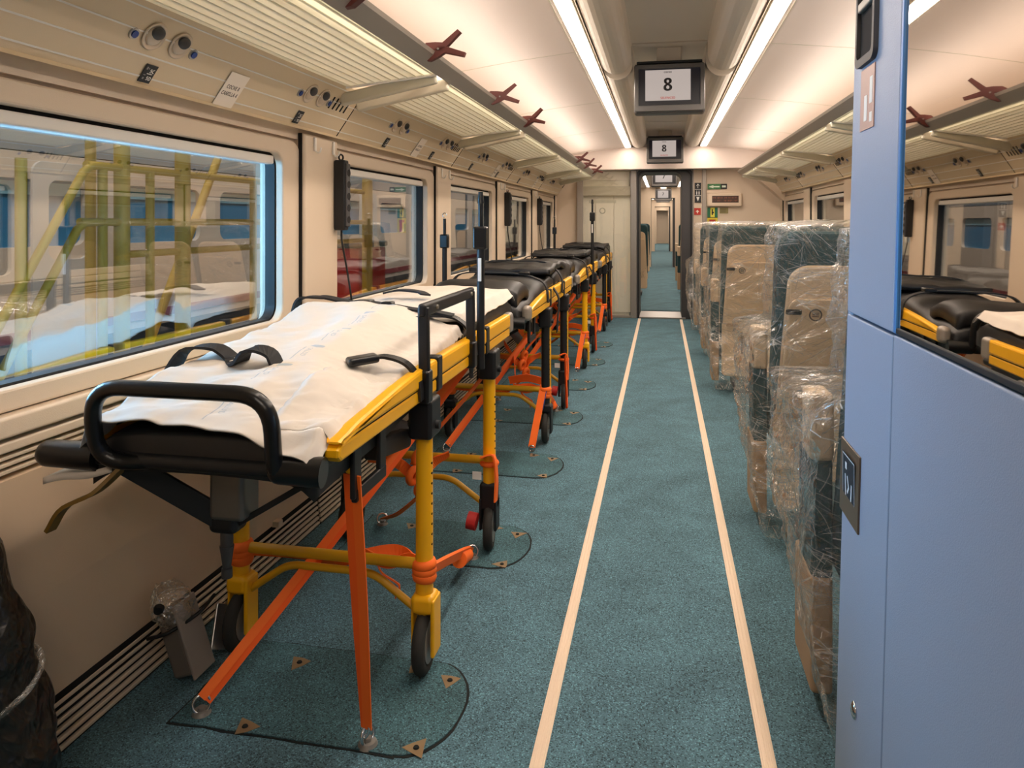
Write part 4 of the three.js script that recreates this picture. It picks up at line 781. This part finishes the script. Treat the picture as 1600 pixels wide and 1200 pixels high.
// ---------------------------------------------------------------- seats on the right wrapped in film
function makeSeat(label, x0, aisle) {
  // faces forward (away from the camera); x = 0 at its left edge, back plane at zl = 0
  const t = thing('coach_chair', label, 'seat', [x0, 0, 0], 'film-wrapped seats along the right wall');
  const w = 0.455, leanZ = (y) => 0.02 + 0.30 * Math.max(0, y - 0.45);     // the back leans away towards the camera at the top: back surface moves to -z
  const L = (g) => { const p = g.attributes.position; for (let i = 0; i < p.count; i++) p.setZ(i, p.getZ(i) + leanZ(p.getY(i)) - 0.14); g.computeVertexNormals(); return g; };
  const LL = (g) => L(g.index ? g.toNonIndexed() : g);
  const LT = (g) => { const h = g.index ? g.toNonIndexed() : g, p = h.attributes.position; for (let i = 0; i < p.count; i++) { const k = Math.min(1.15, Math.max(1, 1 + 0.28 * (1.0 - p.getY(i)))); p.setX(i, 0.2275 + (p.getX(i) - 0.2275) * k); } return L(h); };
  mk('backrest', LL(crossPlate(rr(0, w, 0.33, 1.215, 0.07), [], 0.02, 0.15, 0.03)), M.teal, t);
  const sh = mk('back_shell', LT(crossPlate(rr(0.035, w - 0.035, 0.30, 1.09, 0.075), [], -0.012, 0.02, 0.012)), M.tan, t);
  mk('shell_lower', LT(crossPlate(rr(0.035, w - 0.035, 0.12, 0.52, 0.03), [], -0.02, 0.02, 0.012)), M.tan, sh);
  const tray = mk('tray_table', LT(crossPlate(rr(0.045, w - 0.045, 0.52, 0.965, 0.035), [rr(0.14, w - 0.06, 0.505, 0.64, 0.02)], -0.03, -0.013, 0.006)), M.tan, t);
  mk('tray_latch', LL(bx(0.028, 0.085, 0.905, 0.925, -0.045, -0.028, 0.006)), M.slot, tray);
  mk('emblem', [LL(new THREE.TorusGeometry(0.021, 0.0028, 6, 24).translate(0.135, 0.905, 0.031)), LL(bx(0.123, 0.147, 0.897, 0.9, -0.033, -0.03)), LL(bx(0.123, 0.147, 0.904, 0.907, -0.033, -0.03)), LL(bx(0.123, 0.147, 0.911, 0.914, -0.033, -0.03))], M.netting, tray);
  mk('hinge', LT(bx(0.06, 0.13, 0.49, 0.512, -0.045, -0.02, 0.006)), M.tanDark, tray);
  const net = [];
  for (let k = 0; k < 7; k++) { net.push(cyl(new THREE.Vector3(0.15 + k * 0.035, 0.30, 0.03), new THREE.Vector3(0.185 + k * 0.035, 0.46, 0.03), 0.002, 0.002, 5), cyl(new THREE.Vector3(0.185 + k * 0.035, 0.30, 0.03), new THREE.Vector3(0.15 + k * 0.035, 0.46, 0.03), 0.002, 0.002, 5)); }
  net.push(bx(0.14, 0.42, 0.455, 0.47, -0.04, -0.025, 0.004), bx(0.14, 0.155, 0.29, 0.46, -0.04, -0.025, 0.004));
  mk('pocket_net', net.map(LL), M.netting, t);
  mk('cushion', bx(0.02, w - 0.02, 0.38, 0.48, 0.12, 0.58, 0.04), M.teal, t);
  mk('pedestal', [bx(0.10, w - 0.10, 0.0, 0.06, 0.1, 0.5, 0.01), bx(0.16, w - 0.16, 0.05, 0.38, 0.2, 0.4, 0.02)], M.darkGrey, t);
  const xa = aisle ? [-0.065, -0.005] : [w + 0.002, w + 0.045];
  const arm = mk('armrest', bx(xa[0], xa[1], 0.655, 0.825, 0.16, 0.27, 0.015), M.tan, t);
  mk('side_panel', bx(xa[0] + 0.005, xa[1] - 0.002, 0.36, 0.66, 0.17, 0.34, 0.012), M.teal, arm);
  mk('side_foot', bx(xa[0] + 0.004, xa[1] - 0.002, 0.07, 0.365, 0.17, 0.40, 0.012), M.tanDark, arm);
  return t;
}
const GSEAT = 'film-wrapped seats along the right wall';
const seatA = makeSeat('near aisle seat with tan back, tray table and emblem, wrapped in clear film', 0.425, true); seatA.position.z = -2.95;
const seatW = makeSeat('near window seat beside the first tan-backed aisle seat, mostly hidden by the cabinet', 0.885, false); seatW.position.z = -2.95;
function seatCopy(src, x, z, turn, label) { const c = copyOf(src, label, GSEAT); c.position.set(x, 0, -z); c.rotation.y = turn; return c; }
seatCopy(seatA, 0.425, 1.78, 0, 'wrapped aisle seat directly behind the blue-grey cabinet, only its armrest side showing');
seatCopy(seatA, 0.425, 5.5, 0, 'second visible tan-backed aisle seat, farther along, under a white glinting film');
seatCopy(seatW, 0.885, 5.5, 0, 'window seat beside the second visible tan-backed aisle seat');
seatCopy(seatA, 0.425, 6.9, 0, 'third visible aisle seat with its white-topped film, beyond the second tan back');
seatCopy(seatW, 0.885, 6.9, 0, 'window seat beside the third visible aisle seat');
seatCopy(seatA, 0.425, 8.5, 0, 'farthest aisle seat by the doorway, a pale sliver beyond the others');
seatCopy(seatW, 0.885, 8.5, 0, 'farthest window seat by the end wall');

// clear film wrapped round each pair: a closed loose skin with folds
function filmWrap(z, label, x0 = 0.345, x1 = 1.36, amp = 1) {
  const o = thing('plastic_film', label, 'plastic film', [0, 0, z]);
  const nu = 130, nv = 100, Pn = [], Un = [], In = [];
  for (let j = 0; j <= nv; j++) {
    const v = j / nv, y = lerp(0.04, 1.235, Math.min(1, v / 0.93)), cap = Math.max(0, (v - 0.93) / 0.07);
    const body = 1 - sst(y, 0.78, 0.90);                        // the lower part is deeper: it holds the cushion and the armrests
    const lx = lerp(x0 + 0.065, x0 - 0.004, body) + 0.05 * sst(-y, -0.30, -0.04), rx = x1;
    const zf = 0.045 - 0.30 * Math.max(0, y - 0.45) - 0.03 * sst(-y, -0.6, -0.2), zb = lerp(0.29 - 0.3 * Math.max(0, y - 0.45), 0.66, body);
    for (let i = 0; i <= nu; i++) {
      const a = i / nu, per = a * 4, k = Math.floor(per) % 4, f = per - Math.floor(per), e = sst(f, 0, 1) * 0.25 + f * 0.75;
      let x, zz;
      if (k === 0) { x = lerp(lx, rx, e); zz = zf; } else if (k === 1) { x = rx; zz = lerp(zf, zb, e); } else if (k === 2) { x = lerp(rx, lx, e); zz = zb; } else { x = lx; zz = lerp(zb, zf, e); }
      const cx = (lx + rx) / 2, cz = (zf + zb) / 2;
      const w1 = N(x * 5 + z, y * 6, zz * 5), w2 = Math.abs(N(x * 14 + y * 5, y * 13 - x * 6, zz * 9 + z)), w3 = Math.abs(N(x * 4 - y * 22 + zz * 6, y * 5 + x * 30, z)), push = amp * (0.016 * w1 + 0.022 * w2 + 0.014 * w3);
      const nx = k === 3 ? -1 : k === 1 ? 1 : 0, nz = k === 0 ? -1 : k === 2 ? 1 : 0;
      x += nx * push; zz += nz * push; let yy = y + 0.006 * w1; if (y < 0.5) yy += (0.5 - y) / 0.46 * 0.30 * sst(zz, zf, zb);
      if (cap) { x = lerp(x, lerp(x, cx, 0.35), cap); zz = lerp(zz, cz, cap * 0.98); yy = 1.235 + 0.02 * Math.sin(cap * 1.57) + 0.012 * w2; }
      Pn.push(x, yy, -zz); Un.push(a * 3.2, y);
    }
  }
  for (let j = 0; j < nv; j++) for (let i = 0; i < nu; i++) { const a = j * (nu + 1) + i, b = a + 1, c = a + nu + 2, d = a + nu + 1; In.push(a, b, c, a, c, d); }
  const g = new THREE.BufferGeometry(); g.setAttribute('position', new THREE.Float32BufferAttribute(Pn, 3)); g.setAttribute('uv', new THREE.Float32BufferAttribute(Un, 2)); g.setIndex(In); g.computeVertexNormals();
  mk('film_skin', g, M.film, o, true);
  return o;
}
filmWrap(2.95, 'clear wrinkled film round the nearest tan-backed seats by the cabinet');
filmWrap(1.78, 'clear film round the seats hidden behind the cabinet, its edge showing beside it');
filmWrap(5.5, 'clear film with white glints round the second visible tan-backed seats');
filmWrap(6.9, 'clear film round the third visible pair of seats');
filmWrap(8.5, 'clear film round the farthest pair of seats by the doorway', 0.30);

seatCopy(seatA, -0.69, 12.6, 0, 'first wrapped seat beyond the doorway, at the left of the far aisle');
seatCopy(seatA, -0.72, 14.6, 0, 'second wrapped seat beyond the doorway, at the left of the far aisle');
seatCopy(seatA, 0.33, 13.0, 0, 'first seat beyond the doorway at the right of the far aisle');
seatCopy(seatA, 0.33, 15.0, 0, 'second seat beyond the doorway at the right of the far aisle');
seatCopy(seatA, -0.72, 17.0, 0, 'third seat beyond the doorway, at the left of the far aisle');

// ---------------------------------------------------------------- things on the left wall and the racks
const clampP = (() => {
  const t = thing('spring_clamp', 'x', 'clamp', [0, 0, 0], 'spring clamps gripping the rack rail');
  const arm = (s) => {
    const pts = [[-0.092, 0.004], [-0.075, 0.023], [-0.04, 0.035], [-0.005, 0.028], [0.02, 0.020], [0.086, 0.052], [0.096, 0.038], [0.034, 0.0], [0.004, -0.012], [-0.016, 0.0], [-0.05, 0.012], [-0.092, -0.003]].map(([x, y]) => new THREE.Vector2(x, s * y));
    if (s < 0) pts.reverse();
    return crossPlate(pts, [], -0.011, 0.011, 0.002);
  };
  mk('jaw', arm(1), M.clampRed, t); mk('jaw', arm(-1), M.clampRed, t);
  mk('spring', [new THREE.TorusGeometry(0.009, 0.004, 8, 16), new THREE.CylinderGeometry(0.004, 0.004, 0.03, 10).rotateX(Math.PI / 2)], M.grey, t);
  mk('jaw_tip', [bx(-0.09, -0.068, -0.006, -0.001, -0.012, 0.012, 0.002), bx(-0.09, -0.068, 0.001, 0.006, -0.012, 0.012, 0.002)], M.rubber, t);
  return t;
})();
[[1.88, 'clamp at the top edge of the photo, nearest the camera', 0.2], [2.59, 'large clamp on the rack rail above the first bracket pair', 0.1], [3.62, 'clamp above the second rack bay, third from the camera', 0.05], [4.49, 'clamp by the second bracket pair, fourth from the camera', 0.1], [7.33, 'small far clamp, the first of three near the end wall', 0.1], [8.1, 'small far clamp, the middle of three near the end wall', 0.15], [9.05, 'small far clamp nearest the end wall', 0.05]].forEach(([z, label, a], i) => {
  const c = i ? copyOf(clampP, '', 'spring clamps gripping the rack rail') : clampP;
  c.userData.label = 'red-brown spring ' + label; c.position.set(-0.80, 1.882, -z); c.rotation.set(0.1 * (i % 3 - 1), 0.25 * ((i * 7) % 3 - 1), a + 0.12);
});

// reading lights: paired round recesses, each pair with two blue call buttons
const slope = (t, z, lift = 0) => V(lerp(-1.362, -1.235, t) + lift * 0.813, lerp(1.618, 1.795, t) - lift * 0.583, z);
const SN = new THREE.Vector3(0.813, -0.583, 0);
const onSlope = (g, t, z, lift = 0) => { const zx = SN.clone(), y = new THREE.Vector3(0.583, 0.813, 0), x = new THREE.Vector3().crossVectors(y, zx); return g.applyMatrix4(new THREE.Matrix4().makeBasis(x, y, zx).setPosition(slope(t, z, lift))); };
const readP = (() => {
  const t = thing('reading_light', 'x', 'reading light', [0, 0, 0], 'reading light pairs on the left sloping panel');
  for (const dz of [-0.052, 0.052]) {
    const cup = new THREE.LatheGeometry([[0.036, 0.0], [0.040, 0.004], [0.036, 0.006], [0.031, 0.004], [0.026, 0.001], [0.0, 0.0006]].map(([a, b]) => new THREE.Vector2(a, b)), 28).rotateX(Math.PI / 2);
    const c = mk('lamp_ring', onSlope(cup, 0.63, dz, 0), M.cream, t);
    mk('lamp_eye', [onSlope(new THREE.SphereGeometry(0.026, 20, 12).scale(1, 1, 0.45), 0.63, dz, 0.002)], M.cream, t);
    mk('lens', [onSlope(new THREE.SphereGeometry(0.022, 18, 12).scale(1, 0.8, 0.5), 0.685, dz, 0.009)], M.darkGrey, t);
  }
  for (const dz of [-0.118, 0.118]) { mk('button_ring', onSlope(new THREE.CylinderGeometry(0.015, 0.016, 0.005, 20).rotateX(Math.PI / 2), 0.58, dz, 0.002), M.steel, t); mk('call_button', onSlope(new THREE.CylinderGeometry(0.010, 0.010, 0.005, 18).rotateX(Math.PI / 2), 0.58, dz, 0.005), M.blueButton, t); }
  return t;
})();
const readZ = [1.725, 2.585, 3.5, 4.32, 5.25, 6.06, 7.0, 7.8, 8.7];
readZ.forEach((z, i) => { const c = i ? copyOf(readP, '', 'reading light pairs on the left sloping panel') : readP; c.position.z = -z; c.userData.label = `${['nearest', 'second', 'third', 'fourth', 'fifth', 'sixth', 'seventh', 'eighth', 'ninth'][i]} pair of round reading lights with blue buttons on the left sloping panel`; });
for (let i = 0; i < 7; i++) {                             // the same on the right, by turning round
  const c = copyOf(readP, `${['nearest', 'second', 'third', 'fourth', 'fifth', 'sixth', 'seventh'][i]} pair of reading lights on the right sloping panel`, 'reading light pairs on the right sloping panel');
  c.rotation.y = Math.PI; c.position.set(2 * CX, 0, -(3.5 + i * 0.86));
}
// seat number plates and the papers
const seatPlateMat = canvasMat(128, 150, (x) => { x.fillStyle = '#1a1c20'; x.fillRect(0, 0, 128, 150); x.fillStyle = '#e8e4dc'; x.font = 'bold 46px sans-serif'; x.fillText('5C', 62, 64); x.fillText('5D', 62, 128); x.fillRect(44, 70, 60, 7); x.fillStyle = '#8d8a86'; x.fillRect(14, 18, 16, 24); x.fillRect(14, 84, 26, 8); x.fillRect(36, 26, 14, 10); x.fillRect(20, 108, 20, 18); });
const platesP = (() => {
  const t = thing('seat_number_plate', 'x', 'number plate', [0, 0, 0], 'dark seat number plates under the reading lights');
  mk('backing', onSlope(bx(-0.022, 0.022, -0.027, 0.027, -0.001, 0.001, 0.0008), 0.16, 0, 0.0035), M.darkGrey, t);
  mk('print', onSlope(printed(0.042, 0.052), 0.16, 0, 0.0050), seatPlateMat, t, true); return t;
})();
[1.725, 2.55, 3.45, 4.18, 5.1, 5.95, 6.9].forEach((z, i) => { const c = i ? copyOf(platesP, '', 'dark seat number plates under the reading lights') : platesP; c.position.z = -z; c.userData.label = `${['nearest', 'second', 'third', 'fourth', 'fifth', 'sixth', 'seventh'][i]} small dark plate with seat numbers on the left sloping panel`; });
function paper(z, label, l1, l2, t = 0.27, w = 0.10, h = 0.118) {
  const o = thing('paper_sign', label, 'paper sign', [0, 0, 0]);
  const m = canvasMat(256, 272, (x) => { x.fillStyle = '#efe3d4'; x.fillRect(0, 0, 256, 272); x.fillStyle = '#3a2c22'; x.textAlign = 'center'; x.font = 'bold 42px sans-serif'; x.fillText(l1, 128, 128); x.fillText(l2, 128, 182); });
  mk('sheet', onSlope(bx(-w / 2, w / 2, -h / 2, h / 2, -0.0006, 0.0006), t, z, 0.0036), M.white, o);
  mk('print', onSlope(printed(w, h), t, z, 0.0046), m, o, true);
}
paper(2.09, 'white paper reading COCHE 8 CAMILLA 4 on the left sloping panel', 'COCHE 8', 'CAMILLA 4');
paper(3.91, 'second white paper notice, above the second window', 'COCHE 8', 'CAMILLA 3');
paper(5.85, 'third white paper notice, above the third window', 'COCHE 8', 'CAMILLA 2');
paper(7.75, 'fourth small white paper notice, above the fourth window', 'COCHE 8', 'CAMILLA 1');

// power strips hung on the pillars, coat hooks
function powerStrip(z, label) {
  const o = thing('power_strip', label, 'power strip', [-1.345, 1.215, z], 'black power strips hung on the window pillars');
  mk('body', bx(-0.026, 0.026, 0, 0.30, -0.024, 0.02, 0.008), M.blackSatin, o);
  const face = mk('socket_face', bx(0.024, 0.034, 0.015, 0.285, -0.02, 0.018, 0.006), M.darkGrey, o);
  for (let k = 0; k < 5; k++) mk('socket', cyl(V(0.0335, 0.045 + k * 0.05, 0), V(0.0355, 0.045 + k * 0.05, 0), 0.015, 0.015, 18), M.slot, face);
  mk('hanger', new THREE.TorusGeometry(0.012, 0.004, 8, 18).rotateY(1.2).translate(-0.002, 0.312, 0), M.rubber, o);
  mk('cable', tube([V(0, 0.004, 0), V(0.0, -0.05, 0.005), V(0.01, -0.16, 0.03), V(0.03, -0.28, 0.03), V(0.03, -0.33, 0.04)], 0.0045, 30, 8), M.rubber, o);
  return o;
}
powerStrip(2.945, 'black power strip with five sockets hanging on the first window pillar');
powerStrip(6.42, 'small looking black power strip hanging beside the fourth window');
powerStrip(8.17, 'farthest black power strip hanging beside the fifth window');
const hookP = (() => {
  const t = thing('coat_hook', 'x', 'hook', [0, 0, 0], 'white coat hooks at the pillar tops');
  mk('stem', bx(-0.004, 0.004, 0, 0.055, -0.006, 0.006, 0.002), M.white, t);
  mk('prong', tube([V(0, 0.004, 0), V(0.012, -0.006, 0), V(0.022, 0.0, 0), V(0.026, 0.014, 0)], 0.0035, 14, 7), M.white, t); return t;
})();
for (let i = 0; i < 4; i++) for (const k of [0, 1]) {
  const c = (i || k) ? copyOf(hookP, '', 'white coat hooks at the pillar tops') : hookP;
  c.position.set(-1.367, 1.535, -(winRight(i) + 0.20 + k * 0.17)); c.userData.label = `${k ? 'far' : 'near'} white coat hook at the top of the ${['first', 'second', 'third', 'fourth'][i]} window pillar`;
}

// ---------------------------------------------------------------- loose things at the lower left
{
  const o = thing('wrapped_bracket', 'grey bracket with clear film and a black cord leaning at the floor grille', 'bracket', [-1.275, 0, 1.80]);
  const lean = (g) => g.rotateX(0).applyMatrix4(new THREE.Matrix4().makeRotationZ(0.34)).translate(0.02, 0.012, 0);
  mk('box', lean(bx(-0.035, 0.03, 0.01, 0.19, -0.035, 0.06, 0.012)), std({ color: 0x6b625a, roughness: 0.5 }), o);
  mk('plate', lean(bx(0.028, 0.036, 0.0, 0.2, -0.04, 0.05, 0.003)), std({ color: 0x8a8078, roughness: 0.4 }), o);
  mk('wing', [lean(bar(V(0.035, 0.02, 0.07), V(0.05, 0.12, 0.13), 0.008, 0.05, 0.003)), lean(bar(V(0.05, 0.12, 0.13), V(0.055, 0.02, 0.15), 0.006, 0.02, 0.002))], M.steel, o);
  mk('cord', tube([V(-0.085, 0.125, -0.05), V(-0.02, 0.15, -0.052), V(0.015, 0.165, 0.03), V(0.01, 0.175, 0.11)], 0.005, 24, 7), M.rubber, o);
  const f = new THREE.SphereGeometry(1, 48, 36), p = f.attributes.position;
  for (let i = 0; i < p.count; i++) { const x = p.getX(i), y = p.getY(i), z = p.getZ(i), r = 1 + 0.22 * Math.abs(N(x * 3, y * 3, z * 3)) + 0.16 * N(x * 6, y * 6, z * 6 + 4); p.setXYZ(i, -0.045 + x * 0.045 * r - y * 0.02, 0.195 + y * 0.055 * r * (1 + 0.3 * N(x * 2, z * 2, 1)), z * 0.06 * r); }
  f.computeVertexNormals(); mk('film', f, M.film, o);
  mk('knob', cyl(V(-0.045, 0.215, -0.055), V(-0.04, 0.212, -0.066), 0.014, 0.012, 14), M.rubber, o);
}
{
  const o = thing('wrapped_bundle', 'black film-wrapped bundle with white tape in the lower left corner', 'bundle', [-1.305, 0, 1.16]);
  const f = new THREE.CylinderGeometry(1, 1, 1, 72, 60, false), p = f.attributes.position;
  for (let i = 0; i < p.count; i++) {
    const y = p.getY(i) + 0.5, x = p.getX(i), z = p.getZ(i), rr_ = Math.hypot(x, z);
    const R = interp([[0, 0.172], [0.22, 0.15], [0.42, 0.115], [0.60, 0.07], [0.73, 0.015]], y * 0.73), a = Math.atan2(z, x);
    const k = R * (1 + 0.10 * N(Math.cos(a) * 2, y * 6, Math.sin(a) * 2) + 0.10 * Math.abs(N(Math.cos(a) * 5 + y * 4, y * 9, Math.sin(a) * 5))) * (rr_ > 0.01 ? 1 : 0);
    p.setXYZ(i, Math.max(-0.045, Math.cos(a) * k * rr_), y * 0.73, Math.sin(a) * k * rr_);
  }
  f.computeVertexNormals(); mk('wrapping', f, M.filmBlack, o);
  for (const [y, tl, r] of [[0.36, 0.2, 0.127], [0.13, -0.3, 0.158], [0.03, 0.15, 0.17]]) { const g = new THREE.TorusGeometry(r, 0.006, 6, 60).rotateX(Math.PI / 2 + tl).scale(1.04, 1, 1.04).translate(0.0, y, 0), q = g.attributes.position; for (let i = 0; i < q.count; i++) { q.setX(i, Math.max(-0.05, q.getX(i))); q.setY(i, Math.max(0.003, q.getY(i))); } mk('white_tape', g, M.film, o); }
}
renderer.render(scene, camera);
